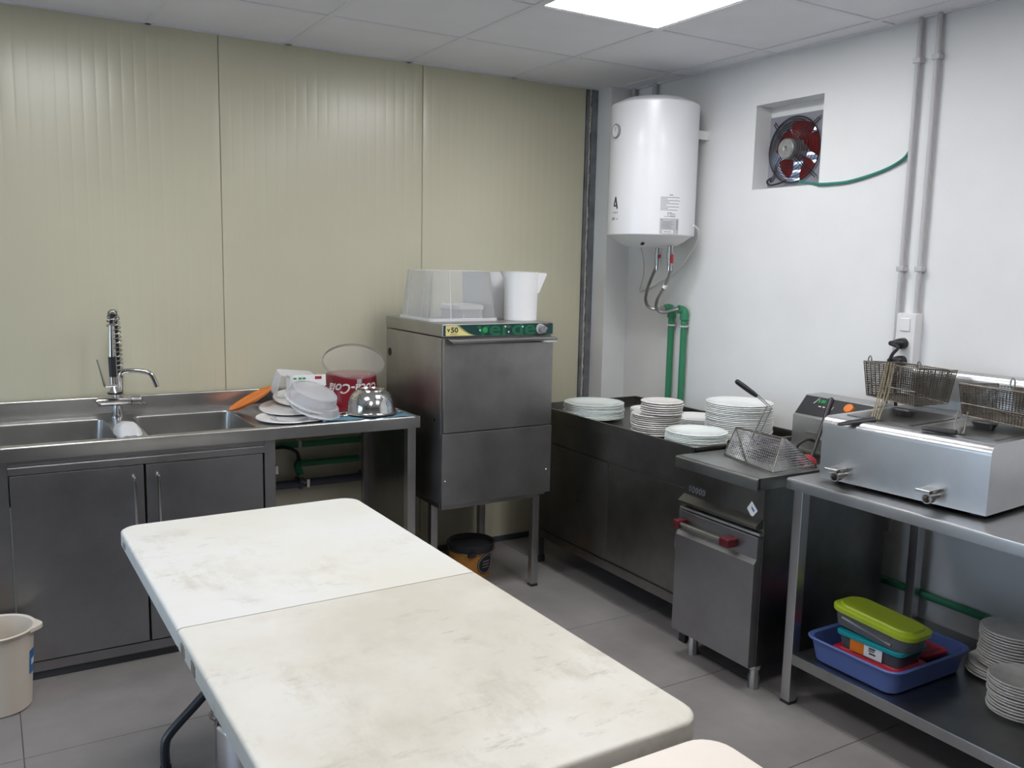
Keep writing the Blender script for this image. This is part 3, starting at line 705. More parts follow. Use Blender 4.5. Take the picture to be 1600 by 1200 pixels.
bm = B(); tube(bm, [(W0+.314+.0055*math.cos(a), pf-.0004, 1.272+.0055*math.sin(a)) for a in [2*PI*k/18 for k in range(18)]], .0010, 4, closed=True)
tube(bm, [(W0+.522+.007*math.cos(a), pf-.0004, 1.273+.008*math.sin(a)) for a in [PI*k/12 for k in range(13)]], .0018, 4); obj('red_symbol', bm, 'red_valve', fa)

# things on top of the dishwasher
zt = dz1+.0005
t = thing('storage_crate', 'large translucent plastic crate upside down on the dishwasher', 'crate', (1.886, 3.73, zt))
ca, cb, cya, cyb, ch = 1.716, 2.056, 3.556, 3.90, .228
bm = B(); loft(bm, [rrect(ca, cb, cya, cyb, .02, zt), rrect(ca+.002, cb-.002, cya+.002, cyb-.002, .02, zt+.012), rrect(ca+.022, cb-.022, cya+.022, cyb-.022, .02, zt+ch-.004), rrect(ca+.027, cb-.027, cya+.027, cyb-.027, .018, zt+ch)], False, True)
obj('crate_wall', bm, 'frost', t, sharp=50)
bm = B()
for k in range(3):
    x = ca+.10+.065*k+(.03 if k == 2 else 0)
    loft(bm, [[Vector((x-.002, cya-.001, zt)), Vector((x+.002, cya-.001, zt)), Vector((x+.002, cya+.002, zt)), Vector((x-.002, cya+.002, zt))], [Vector((p, q+.0215*(h/ch), zt+h)) for h in (ch if k == 0 else .03,) for p, q in ((x-.0015, cya-.001), (x+.0015, cya-.001), (x+.0015, cya+.002), (x-.0015, cya+.002))]])
for y in (3.60, 3.66, 3.82):
    loft(bm, [[Vector((ca-.001, y-.002, zt)), Vector((ca-.001, y+.002, zt)), Vector((ca+.002, y+.002, zt)), Vector((ca+.002, y-.002, zt))], [Vector((ca+.0215-.001, y-.0015, zt+ch)), Vector((ca+.0215-.001, y+.0015, zt+ch)), Vector((ca+.0215+.002, y+.0015, zt+ch)), Vector((ca+.0215+.002, y-.0015, zt+ch))]])
obj('rib', bm, 'frost_rib', t)
obj('crate_rim', loft(B(), [rrect(ca-.006, cb+.006, cya-.006, cyb+.006, .024, zt), rrect(ca-.006, cb+.006, cya-.006, cyb+.006, .024, zt+.012), rrect(ca+.001, cb-.001, cya+.001, cyb-.001, .02, zt+.0125)], False, False), 'frost_rib', t)
t = thing('lidded_tub', 'white lidded tub seen through the translucent crate on the dishwasher', 'tub', (1.955, 3.72, zt))
obj('tub_body', loft(B(), [rrect(1.88, 2.02, 3.62, 3.80, .03, zt), rrect(1.875, 2.023, 3.615, 3.805, .03, zt+.05)]), 'lbl_grey', t)
obj('lid', loft(B(), [rrect(1.868, 2.026, 3.61, 3.81, .03, zt+.05), rrect(1.868, 2.026, 3.61, 3.81, .03, zt+.066), rrect(1.88, 2.015, 3.62, 3.80, .03, zt+.072)]), 'white_pl', t)
def jug(label, c, r, h, spout_a, handle_a, spout=.035):
    t = thing('plastic_jug', label, 'jug', c)
    c = Vector(c); seg = 48
    def loop(rr, z, flare):
        out = []
        for k in range(seg):
            a = 2*PI*k/seg; d = (a-spout_a+PI) % (2*PI)-PI
            out.append(c+Vector(((rr+flare*math.exp(-(d/.28)**2))*math.cos(a), (rr+flare*math.exp(-(d/.28)**2))*math.sin(a), z+flare*.12*math.exp(-(d/.28)**2))))
        return out
    bm = B(); loft(bm, [loop(r*.97, 0, 0), loop(r*.98, .004, 0), loop(r*1.0, h*.72, 0), loop(r*1.01, h*.86, spout*.35), loop(r*1.03, h*.985, spout), loop(r*1.055, h, spout*1.05), loop(r*1.03, h-.003, spout), loop(r*.99, h*.86, spout*.35), loop(r*.98, h*.7, 0), loop(r*.95, .006, 0)], True, True)
    obj('jug_body', bm, 'frost_jug', t, sharp=50)
    if handle_a is not None:
        d = Vector((math.cos(handle_a), math.sin(handle_a), 0)); n = Vector((-d.y, d.x, 0)); bm = B()
        poly = [(r*.985, .985), (r+.036, .985), (r+.042, .965), (r+.040, .93), (r+.008, .58), (r*.985, .56)]
        loft(bm, [[c+d*q+n*sgn*.009+Vector((0, 0, h*z)) for q, z in poly] for sgn in (-1, 1)]); obj('handle', bm, 'frost_jug', t)
    return t
jug('white plastic jug with a handle at the front edge of the dishwasher top', (2.203, 3.587, zt), .080, .228, math.radians(165), math.radians(-25), .022)
jug('white plastic jug standing behind between crate and front jug', (2.195, 3.762, zt), .082, .222, math.radians(100), None, .0)

# orange bucket under the dishwasher
bc = Vector((2.04, 3.75, 0))
t = thing('paint_bucket', 'orange bucket with black rim and round black emblem under the dishwasher', 'bucket', bc)
def bk(z): return .100+.018*z/.2
obj('bucket_wall', lathe(B(), [(0, .0), (.094, 0), (.099, .006), (bk(.135), .135), (bk(.135)-.003, .136), (.095, .012), (0, .012)], 44, bc), 'orange_b', t, sharp=50)
bm = lathe(B(), [(bk(.13), .13), (bk(.135)+.004, .133), (bk(.155)+.004, .152), (bk(.165)+.006, .168), (bk(.165)+.002, .172), (bk(.165)-.004, .168), (bk(.135)-.002, .13)], 44, bc)
obj('black_rim', bm, 'leg_paint', t)
obj('inner_lip', lathe(B(), [(bk(.165)-.004, .168), (.104, .150), (0, .148)], 40, bc), 'leg_paint', t)
obj('bail_handle', tube(B(), [bc+Vector((.124*math.cos(a), -.124*math.sin(a)*.96, .150-.022*math.sin(a))) for a in [PI*k/24 for k in range(25)]], .0025, 6), 'zinc', t)
obj('bail_grip', box(B(), bc.x-.075, bc.x-.035, bc.y-.126, bc.y-.104, .122, .142, .004), 'leg_paint', t)
ea = math.radians(-72)
def bwrap(u, v):
    a = ea+u/.11; z = .072+v; r = bk(z)+.0008
    return bc+Vector((r*math.cos(a), r*math.sin(a), z))
bm = B(); vs = []
for rr in (.0, .02, .04, .054): vs.append([bm.verts.new(bwrap(rr*math.cos(2*PI*k/32), rr*math.sin(2*PI*k/32))) for k in range(32)])
for a, b in zip(vs, vs[1:]):
    for k in range(32): bm.faces.new((a[k], a[(k+1) % 32], b[(k+1) % 32], b[k]))
em = obj('emblem', bm, 'ink', t)
bm = B()
for rr in (.047,): tube(bm, [bwrap(rr*math.cos(2*PI*k/32), rr*math.sin(2*PI*k/32)) for k in range(32)], .0014, 4, closed=True)
for v in (-.015, 0, .015): tube(bm, [bwrap(u, v) for u in (-.022, -.011, 0, .011, .022)], .0016, 4)
obj('emblem_print', bm, 'lbl_grey', em)

# cream bucket in front of the sink doors
bc2 = Vector((-.022, 3.335, 0))
t = thing('bucket', 'cream plastic bucket with blue sticker on the floor by the sink doors', 'bucket', bc2)
obj('bucket_wall', lathe(B(), [(0, 0), (.090, 0), (.096, .006), (.113, .272), (.120, .276), (.122, .284), (.118, .288), (.110, .284), (.092, .012), (0, .010)], 48, bc2), 'cream', t, sharp=50)
def lug(a):
    d = Vector((math.cos(a), math.sin(a), 0)); n = Vector((-d.y, d.x, 0)); c = bc2+d*.112
    return loft(B(), [[c+n*s*w+d*e+Vector((0, 0, z)) for s, w, e in ((-1, .048, 0), (-1, .02, .022), (-1, .008, .028), (1, .008, .028), (1, .02, .022), (1, .048, 0))] for z in (.274, .287)])
obj('pouring_lip', lug(math.radians(-12)), 'cream', t)
bm = B(); rect2d(bm, -.022, .03, .12, .205, lambda x, y: bc2+Vector(((.0968+.0625*y)*math.cos(math.radians(-18)+x/.1), (.0968+.0625*y)*math.sin(math.radians(-18)+x/.1), y)), 6)
st = obj('sticker', bm, 'blue_lbl', t)
bm = B(); rect2d(bm, -.012, .018, .15, .172, lambda x, y: bc2+Vector(((.0974+.0625*y)*math.cos(math.radians(-18)+x/.1), (.0974+.0625*y)*math.sin(math.radians(-18)+x/.1), y)), 4); obj('sticker_print', bm, 'paper', st)

# ------------------------------------------------------------------ water heater on the white wall
hc = Vector((2.924, 3.518, 0)); HR = .220; hz0_, hz1_ = 1.706, 2.347
t = thing('water_heater', 'white cylindrical electric water heater hung on the white wall', 'water heater', (hc.x, hc.y, hz0_))
obj('jacket', lathe(B(), [(HR-.004, hz0_-.001), (HR, hz0_+.004), (HR, hz1_-.012), (HR-.004, hz1_-.003), (HR-.012, hz1_)], 72, hc), 'white', t, sharp=30)
obj('top_cap', lathe(B(), [(HR-.011, hz1_-.001), (HR-.02, hz1_+.006), (HR*.7, hz1_+.026), (HR*.4, hz1_+.036), (0, hz1_+.038)], 56, hc), 'white', t)
cap = obj('bottom_cap', lathe(B(), [(HR-.004, hz0_), (HR-.014, hz0_-.002), (HR*.78, hz0_-.026), (HR*.62, hz0_-.046), (HR*.40, hz0_-.056), (0, hz0_-.058)], 56, hc), 'white_pl', t)
obj('pilot_lamp', lathe(B(), [(0, .008), (.008, .006), (.012, 0)], 16, (hc.x-.12, hc.y-.09, hz0_-.04), Matrix.Rotation(math.radians(140), 3, 'X')), 'rubber', cap)
def hw(a_deg, z, lift=.0008):
    a = math.radians(a_deg); return Vector((hc.x+(HR+lift)*math.cos(a), hc.y+(HR+lift)*math.sin(a), z))
def hang(px, py):      # angle on the jacket hit by the pixel's direction
    d = ray(px, py); d2 = Vector((d.x, d.y)); o2 = Vector((-hc.x, -hc.y)); A = d2.dot(d2); Bq = 2*o2.dot(d2); Cq = o2.dot(o2)-HR*HR
    s = (-Bq-math.sqrt(max(0, Bq*Bq-4*A*Cq)))/(2*A); p = CP+d*s
    return math.degrees(math.atan2(p.y-hc.y, p.x-hc.x)), p.z
A_, Z_ = hang(963.5, 205)
dn = Vector((math.cos(math.radians(A_)), math.sin(math.radians(A_)), 0)); dp = hw(A_, Z_, -.002)
dial = obj('thermometer', loft(B(), [ring(dp+dn*k, dn, r, 32) for k, r in ((0, .035), (.008, .035), (.011, .032), (.010, .028))]), 'ink_g', t)
obj('dial_face', cyl(B(), dp+dn*.0095, dp+dn*.0102, .0282, seg=32), 'paper', dial)
tn = Vector((-dn.y, dn.x, 0)); bm = B()
tube(bm, [dp+dn*.0112, dp+dn*.0112+tn*.006+Vector((0, 0, .019))], .0013, 5)
for k in range(9):
    a = PI*(-.15+1.3*k/8); tube(bm, [dp+dn*.0107+tn*(q*math.cos(a))+Vector((0, 0, q*math.sin(a))) for q in (.021, .025)], .0007, 4)
obj('dial_needle', bm, 'ink_g', dial)
def jw(a_c, z_c):
    return lambda x, y: hw(a_c+math.degrees(x/HR), z_c+y)
A1, Z1 = hang(962, 317); f1 = jw(A1, Z1); bm = B()
poly = [(-.004, .03), (.004, .03), (.019, -.028), (.011, -.030), (.007, -.018), (-.016, -.018), (-.016, -.008)]
bm.faces.new([bm.verts.new(f1(x, y)) for x, y in poly]); obj('logo_mark', bm, 'ink', t)
bm = B(); bm.faces.new([bm.verts.new(hw(A1+math.degrees(x/HR), Z1+y, .0013)) for x, y in ((.0, .008), (.004, -.010), (-.006, -.010))]); obj('logo_gap', bm, 'white', t)
bm = B()
for k, w in enumerate((.004, .005, .004, .006, .004, .004)): rect2d(bm, -.022+k*.0075, -.022+k*.0075+w, -.050, -.044, f1)
for k, w in enumerate((.006, .006, .007)): rect2d(bm, -.028+k*.009, -.028+k*.009+w, -.084, -.070, f1)
for k, w in enumerate((.003, .004, .003)): rect2d(bm, .008+k*.006, .008+k*.006+w, -.082, -.076, f1)
obj('model_print', bm, 'ink_g', t)
A2, Z2 = hang(1047, 330); f2 = jw(A2, Z2); bm = B()
rect2d(bm, -.006, .012, .075, .079, f2)
for k, (w0, w1) in enumerate(((-.05, .05), (-.05, -.015), (-.05, .052), (-.05, -.005), (-.05, .046), (-.05, -.02), (-.05, .048), (-.05, -.01), (-.05, .04))):
    rect2d(bm, w0, w1, .064-.0075*k, .0668-.0075*k, f2, 4)
rect2d(bm, -.012, -.009, -.022, -.006, f2); rect2d(bm, -.012, .01, -.009, -.0065, f2, 2)
for k in range(3): rect2d(bm, -.002, .03, -.012-.006*k, -.0105-.006*k, f2, 2)
rect2d(bm, -.03, .03, -.027, -.025, f2, 3)
obj('instruction_print', bm, 'ink_g', t)
bm = B(); rect2d(bm, -.05, .05, -.108, -.034, f2, 8); stk = obj('rating_sticker', bm, 'lbl_grey', t)
f3 = lambda x, y: hw(A2+math.degrees(x/HR), Z2+y, .0015); bm = B()
rect2d(bm, -.035, .02, -.105, -.091, f3, 4); obj('sticker_field', bm, 'paper', stk)
bm = B(); f4 = lambda x, y: hw(A2+math.degrees(x/HR), Z2+y, .002)
for k in range(9): rect2d(bm, .036, .044, -.088+.0055*k, -.085+.0055*k, f4)
for k in range(6): rect2d(bm, -.042, -.042+(.06, .05, .062, .045, .055, .05)[k], -.052-.006*k, -.050-.006*k, f4, 3)
for k in range(5): rect2d(bm, -.028+k*.008, -.023+k*.008, -.101, -.095, f4)
bm.faces.new([bm.verts.new(f4(x, y)) for x, y in ((-.046, -.045), (-.036, -.045), (-.041, -.037))])
obj('sticker_print', bm, 'ink_g', stk)
bm = B(); box(bm, hc.x+.17, XR-.002, 3.395, 3.40, 2.19, 2.232); box(bm, XR-.006, XR, 3.375, 3.44, 2.188, 2.234, .002)
br = obj('wall_bracket', bm, 'white_trim', t)
obj('bracket_bolt', cyl(B(), (XR-.006, 3.405, 2.211), (XR-.018, 3.405, 2.211), .009, .007, 6), 'zinc', br)
def valve(px, py, dxl, red_len):
    p = atx(px, py, hc.x+.02); x, y = p.x, p.y; z0 = hz0_-.05
    bm = B(); cyl(bm, (x, y, z0), (x, y, z0-.03), .014); cyl(bm, (x, y, z0-.03), (x, y, z0-.065), .0165, .0165, 8); cyl(bm, (x, y, z0-.065), (x, y, z0-.10), .013)
    v = obj('inlet_valve', bm, 'zinc', t)
    obj('valve_lever', box(B(), x-.012-dxl, x-.002-dxl*.3, y-.030, y-.016, z0-.045-red_len, z0-.042, .002), 'red_valve', v)
    return Vector((x, y, z0-.10))
v1 = valve(1028, 398, .004, .012); v2 = valve(1047, 400, .0, .04)
e1 = atx(1037, 482, XR-.06); e2 = atx(1058, 483, XR-.06)
def hose(label, pts):
    t = thing('flexible_hose', label, 'hose', pts[0]); obj('braid', tube(B(), smooth_path(pts, 8), .0085, 10), 'hose', t)
    bm = B(); cyl(bm, pts[0]+Vector((0, 0, .012)), pts[0]-Vector((0, 0, .02)), .0115); d = (pts[-1]-pts[-2]).normalized(); cyl(bm, pts[-1]-d*.02, pts[-1]+d*.012, .0125)
    obj('ferrule', bm, 'chrome', t); return t
m_ = lambda px, py, x: atx(px, py, x)
h1 = hose('plain braided hose from the water heater to a green riser', [v1, m_(1022, 425, 2.97), m_(1012, 450, 3.0), m_(1009, 470, 3.03), m_(1017, 482, 3.07), e1])
h2 = hose('braided hose with white paper tag from the water heater to a green riser', [v2, m_(1049, 420, 2.97), m_(1040, 445, 3.0), m_(1027, 468, 3.02), m_(1026, 482, 3.05), m_(1036, 488, 3.08), e2])
pt = m_(1039, 447, 3.0); obj('paper_tag', cyl(B(), pt+Vector((-.004, .004, -.012)), pt+Vector((.004, -.006, .012)), .0105, seg=12), 'paper', h2)
cb = tube(B(), smooth_path([m_(1084, 352, XR-.16), m_(1091, 362, XR-.1), m_(1085, 385, XR-.03), m_(1060, 420, XR-.02), m_(1033, 438, XR-.02), m_(1014, 449, XR-.02), m_(999, 455, XR-.012)], 8), .0048, 8)
tag(obj('heater_cable', cb, 'white_trim'), 'white power cable looping from the side of the water heater', 'cable')
cb = tube(B(), smooth_path([m_(1001, 384, hc.x), m_(1006, 410, 3.05), m_(1005, 432, XR-.03), m_(999, 455, XR-.008)], 8), .003, 8)
tag(obj('heater_cable', cb, 'conduit'), 'thin grey lead hanging down from underneath the water heater', 'cable')
# green risers
for (px, label, zt_) in ((1047, 'green water riser nearer the corner pier, below the heater', 1.335), (1067, 'green water riser further from the corner pier, below the heater', 1.330)):
    p = atx(px, 540, XR-.03); t = thing('water_riser', label, 'pipe', (p.x, p.y, 0))
    obj('pipe', tube(B(), [(p.x, p.y, 0), (p.x, p.y, zt_-.02)], .0165, 18), 'green_pipe', t)
    e = e1 if px == 1047 else e2; bm = B()
    tube(bm, smooth_path([(p.x, p.y, zt_-.05), (p.x, p.y, zt_-.015), (p.x-.006, p.y+.008, zt_+.0), e+Vector((-.002, -.012, 0))], 5), .0225, 16)
    el = obj('elbow', bm, 'green_pipe', t)
    bm = B(); cyl(bm, (p.x-.02, p.y, 1.245), (XR, p.y, 1.245), .006); tube(bm, [(p.x+.0195*math.cos(a), p.y+.0195*math.sin(a), 1.245) for a in [2*PI*k/20 for k in range(20)]], .0055, 6, closed=True)
    obj('pipe_clip', bm, 'conduit', t)
# grey conduits by the sockets
def conduit(label, y, z0, z1, clips, r=.0105, grp=None):
    x = XR-.003-r-.006; t = thing('conduit', label, 'conduit', (x, y, z0), grp)
    obj('pipe', tube(B(), [(x, y, z0), (x, y, z1)], r, 14), 'conduit', t)
    for z in clips:
        obj('clip', box(B(), x-r-.003, XR, y-r-.006, y+r+.006, z-.010, z+.010, .003), 'conduit', t)
    return t
conduit('grey wall conduit running past the side of the socket box', 2.232, .9, ZC+.01, (2.366, 1.566))
conduit('grey wall conduit ending on top of the socket box', 2.152, 1.39, ZC+.01, (2.366, 1.566))
conduit('short grey conduit above the heater, nearer the corner pier', 3.975, 2.2, ZC+.01, (), .014)
conduit('short grey conduit above the heater, away from the corner pier', 3.80, 2.2, ZC+.01, (), .014)
# socket box with switch and two plugs
sb = thing('socket_box', 'white surface-mounted box with switch and two sockets', 'socket', (XR-.025, 2.168, 1.27))
by0_, by1_ = 2.132, 2.215
obj('housing', box(B(), XR-.048, XR, by0_, by1_, 1.14, 1.392, .004), 'white_trim', sb)
obj('switch_rocker', box(B(), XR-.053, XR-.047, 2.153, 2.196, 1.322, 1.372, .002), 'white_trim', sb)
for z in (1.272, 1.20): obj('socket_well', lathe(B(), [(.024, 0), (.026, .002), (.024, .003)], 28, (XR-.048, 2.174, z), Matrix.Rotation(-PI/2, 3, 'Y')), 'white_trim', sb)
def plug(label, z, pts):
    t = thing('power_plug', label, 'plug', (XR-.06, 2.174, z))
    obj('plug_body', loft(B(), [ring(Vector((XR-.049-d, 2.174+o, z)), Vector((1, 0, 0)), r, 20) for d, o, r in ((0, 0, .0205), (.02, 0, .0215), (.03, .004, .0195), (.042, .014, .013), (.048, .026, .009))]), 'black', t)
    obj('flex', tube(B(), smooth_path(pts, 8), .0065, 10), 'rubber', t)
plug('black plug in the upper socket with its cable curving down', 1.272, [Vector((XR-.093, 2.198, 1.271)), m_(1403, 543, XR-.10), m_(1393, 556, XR-.11), m_(1386, 580, XR-.10), m_(1384, 625, XR-.07), m_(1388, 645, XR-.06), m_(1395, 690, XR-.03)])
plug('black plug in the lower socket half hidden by a fryer basket', 1.203, [Vector((XR-.093, 2.198, 1.202)), m_(1405, 567, XR-.10), m_(1398, 590, XR-.08), m_(1400, 640, XR-.05), m_(1404, 690, XR-.02)])
# low double socket behind the prep table
lo = atx(1380, 812, XR); t = thing('wall_socket', 'small wall socket low down behind the prep table', 'socket', (XR-.01, lo.y, lo.z))
obj('plate', box(B(), XR-.014, XR, lo.y-.04, lo.y+.04, lo.z-.04, lo.z+.04, .003), 'lbl_grey', t)
obj('insert', cyl(B(), (XR-.015, lo.y, lo.z), (XR-.0145, lo.y, lo.z), .022), 'conduit', t)
a = atx(1420, 918, XR-.03)
t = thing('water_pipe', 'green water pipe along the wall behind the prep table', 'pipe', (XR-.03, 1.5, a.z))
obj('tube', tube(B(), [(XR-.025, 2.28, .286), (XR-.025, .3, .262)], .0155, 14), 'green_pipe', t)
obj('clip', box(B(), XR-.045, XR, 2.05, 2.066, .26, .305, .002), 'conduit', t); obj('clip', box(B(), XR-.045, XR, 1.0, 1.016, .25, .295, .002), 'conduit', t)
# green cable from the conduit to the fan
gc = [atx(1424, 233, XR-.02), m_(1412, 248, XR-.012), m_(1390, 262, XR-.008), m_(1360, 274, XR-.008), m_(1325, 284, XR-.008), m_(1296, 287.3, XR-.009), m_(1281, 287.8, XR-.010), m_(1272, 287.5, XR+.0), m_(1262, 286, XR+.03), m_(1250, 284, XR+.06)]
tag(obj('fan_cable', tube(B(), smooth_path(gc, 8), .0065, 10), 'green_cable'), 'green cable sagging from the conduit to the extractor fan', 'cable')

# ------------------------------------------------------------------ extractor fan in the wall opening
fc = Vector((XR+.100, 2.918, 2.105)); FR = .142
t = thing('extractor_fan', 'wall extractor fan with red blades behind a black wire guard', 'fan', fc)
bm = B(); N = 48; sq = []; ci = []
for k in range(N):
    a = 2*PI*k/N; c, s = math.cos(a), math.sin(a); q = .1625/max(abs(c), abs(s))
    sq.append((c*q, s*q)); ci.append((c*FR, s*FR))
loft(bm, [[Vector((fc.x+.003, fc.y+u, fc.z+v)) for u, v in sq], [Vector((fc.x, fc.y+u, fc.z+v)) for u, v in sq], [Vector((fc.x, fc.y+u, fc.z+v)) for u, v in ci], [Vector((fc.x+.06, fc.y+u*.99, fc.z+v*.99)) for u, v in ci]], False, False)
obj('mounting_plate', bm, 'fanplate', t)
hub = fc+Vector((.025, 0, 0))
obj('motor', loft(B(), [ring(fc+Vector((x, 0, 0)), Vector((1, 0, 0)), r, 28) for x, r in ((-.070, .018), (-.072, .040), (-.066, .046), (-.045, .048), (-.043, .044), (-.02, .048), (.03, .048))]), 'motor', t)
bm = B(); lathe(bm, [(0, .002), (.012, .001), (.014, -.002)], 16, fc+Vector((-.072, 0, 0)), Matrix.Rotation(-PI/2, 3, 'Y')); obj('motor_boss', bm, 'chrome', t)
for k in range(5):
    bm = B(); a0 = 2*PI*k/5+.35; rows = []
    for i in range(7):
        r = .045+(.134-.045)*i/6; half = .36+.16*math.sin(PI*i/6*.8); row = []
        for q in range(6):
            a = a0+half*(-1+2*q/5)+.12*i/6
            row.append(hub+Vector((.028*(q/5-.5)*(1.25-.5*i/6), r*math.cos(a), r*math.sin(a))))
        rows.append(row)
    loft(bm, rows, False, False, closed=False); bmesh.ops.solidify(bm, geom=list(bm.faces), thickness=.0025)
    obj('blade', bm, 'red_fan', t, sharp=60)
bm = B()
for k in range(9):
    r = .055+(.150-.055)*k/8; x = -.052+.040*(k/8)**2
    tube(bm, [fc+Vector((x, r*math.cos(a), r*math.sin(a))) for a in [2*PI*q/40 for q in range(40)]], .0016 if k < 8 else .0032, 5, closed=True)
for k in range(4):
    a = PI/4+PI/2*k
    for s in (-.006, .006):
        n = Vector((0, -math.sin(a), math.cos(a)))*s; d = Vector((0, math.cos(a), math.sin(a)))
        tube(bm, [fc+d*.052+n+Vector((-.052, 0, 0)), fc+d*.11+n+Vector((-.040, 0, 0)), fc+d*.15+n+Vector((-.012, 0, 0)), fc+d*.185+n+Vector((-.004, 0, 0))], .0022, 5)
obj('wire_guard', bm, 'black', t)
bm = B()
for k in range(4):
    a = PI/4+PI/2*k; p = fc+Vector((0, .19*math.cos(a), .19*math.sin(a))); cyl(bm, p+Vector((.001, 0, 0)), p+Vector((-.008, 0, 0)), .006, seg=10)
obj('fixing_screw', bm, 'chrome', t)
bm = tube(B(), smooth_path([fc+Vector((-.02, .03, -.14)), fc+Vector((-.03, .07, -.152)), fc+Vector((-.03, .12, -.155)), fc+Vector((-.02, .145, -.135)), fc+Vector((-.01, .13, -.12))], 6), .0045, 8)
obj('lead', bm, 'rubber', t)

for k in range(8):
    z = 1.958+.0385*k
    obj('louvre_slat', loft(B(), [[Vector((XR+.24, y, z)), Vector((XR+.275, y, z+.030)), Vector((XR+.278, y, z+.028)), Vector((XR+.243, y, z-.002))] for y in (gy0, gy1)]), 'fanplate', t)

# ------------------------------------------------------------------ dark steel cupboard along the white wall
kx0, kx1, ky0, ky1 = 2.42, 3.105, 2.58, 3.80
t = thing('steel_cupboard', 'low dark stainless cupboard carrying stacks of white plates', 'cupboard', ((kx0+kx1)/2, (ky0+ky1)/2, 0))
bm = B(); box(bm, kx0+.012, kx1, ky0+.01, ky1-.01, .148, .78, .003)
obj('carcass', bm, 'steel_dark', t)
bm = B(); box(bm, kx0+.01, kx1, ky0+.01, ky1-.01, .78, .795)
for a in ((kx0, kx0+.012, ky0, ky1), (kx0, kx1, ky0, ky0+.010), (kx0, kx1, ky1-.010, ky1), (kx1-.01, kx1, ky0, ky1)): box(bm, *a, .78, .835, .0025)
obj('worktop', bm, 'steel_dark', t)
obj('fascia', box(B(), kx0+.003, kx0+.013, ky0+.012, ky1-.012, .662, .795, .002), 'steel_dark', t)
obj('sliding_door', box(B(), kx0+.006, kx0+.014, ky0+.012, 3.165, .196, .656, .002), 'steel_dark', t)
obj('sliding_door', box(B(), kx0+.001, kx0+.0095, 3.145, ky1-.012, .196, .656, .002), 'steel_dark', t)
obj('bottom_rail', box(B(), kx0+.002, kx0+.016, ky0+.012, ky1-.012, .146, .190, .003), 'steel_dark', t)
for x in (2.45, 3.06):
    for y in (2.61, 3.74):
        lg = obj('leg', box(B(), x-.016, x+.016, y-.016, y+.016, .03, .15, .002), 'steel_dark', t)
        obj('foot', box(B(), x-.02, x+.02, y-.02, y+.02, 0, .034, .003), 'rubber', lg)
obj('pull_hook', tube(B(), smooth_path([(kx0+.004, 2.640, .478), (kx0-.012, 2.640, .478), (kx0-.018, 2.642, .47), (kx0-.018, 2.645, .405), (kx0+.004, 2.640, .395)], 4), .003, 8), 'chrome', t)

# ------------------------------------------------------------------ plates, each one a thing
def plate_mesh(r, h, th, foot, name):
    bm = lathe(B(), [(0, 0), (foot, 0), (foot+.003, .002), (foot*1.08, h*.30), (r*.93, h*.82), (r-.002, h-.001), (r, h+th*.35), (r-.003, h+th*.8), (r*.90, h*.82+th*.9), (foot*1.10, h*.30+th), (foot*.98, th), (0, th)], 40)
    bmesh.ops.recalc_face_normals(bm, faces=bm.faces)
    me = bpy.data.meshes.new(name); bm.to_mesh(me); bm.free()
    for p in me.polygons: p.use_smooth = True
    me.set_sharp_from_angle(angle=math.radians(45)); return me
def stack(n, x, y, z, r, h, pitch, mat, where, th=.0045, foot=.62, jit=.003, lean=(0, 0), top=None, kind='dinner plate', tilt=0.0):
    me = plate_mesh(r, h, th, r*foot, 'plate'); me.materials.append(M[mat])
    for k in range(n):
        o = bpy.data.objects.new('plate', me); COL.objects.link(o)
        o.location = (x+random.uniform(-jit, jit)+lean[0]*k, y+random.uniform(-jit, jit)+lean[1]*k, z+pitch*k+.0002)
        o.rotation_euler = (tilt*random.uniform(-1, 1), tilt*random.uniform(-1, 1), random.uniform(0, 6))
        if k == n-1: tag(o, 'top '+kind+' of '+(top or where), 'plate', 'plates in '+where)
        elif k == 0: tag(o, 'bottom '+kind+' of '+(top or where), 'plate', 'plates in '+where)
        else: tag(o, kind+' in the middle of '+where, 'plate', 'plates in '+where)
ZP = .795
stack(13, 2.585, 3.487, ZP, .150, .016, .0056, 'china_g', 'the wide greenish-white stack beside the dishwasher', .004, .62, .0025)
stack(12, 2.725, 3.215, ZP, .099, .014, .0062, 'china_g', 'the stack half hidden behind the beige stack', .004, .6, .002, kind='small white plate')
stack(10, 2.600, 3.030, ZP, .113, .012, .0093, 'china_c', 'the wider lower half of the beige stack', .006, .62, .004, kind='beige plate')
stack(6, 2.600, 2.995, ZP+10*.0093+.005, .096, .010, .0098, 'china_c', 'the narrower upper half of the beige stack', .006, .62, .003, kind='beige side plate')
stack(5, 2.935, 3.13, ZP, .125, .016, .0064, 'china_w', 'the very low stack by the green risers', .004, .62, .002, kind='white plate')
stack(10, 2.570, 2.733, ZP, .131, .013, .0064, 'china_g', 'the low stack at the cupboard corner', .0045, .64, .003, kind='white plate')
stack(20, 2.885, 2.800, ZP, .149, .016, .0078, 'china_w', 'the tallest white stack near the floor fryer', .005, .66, .0025)

# ------------------------------------------------------------------ floor-standing fryer
qx0, qx1, qy0, qy1 = 2.355, 3.05, 2.135, 2.555
t = thing('floor_fryer', 'dark steel floor-standing fryer with red-ended door handle', 'fryer', (2.70, 2.345, 0))
bm = B(); box(bm, qx0, qx1, qy0, qy1, .105, .78, .003); obj('carcass', bm, 'steel_dark', t)
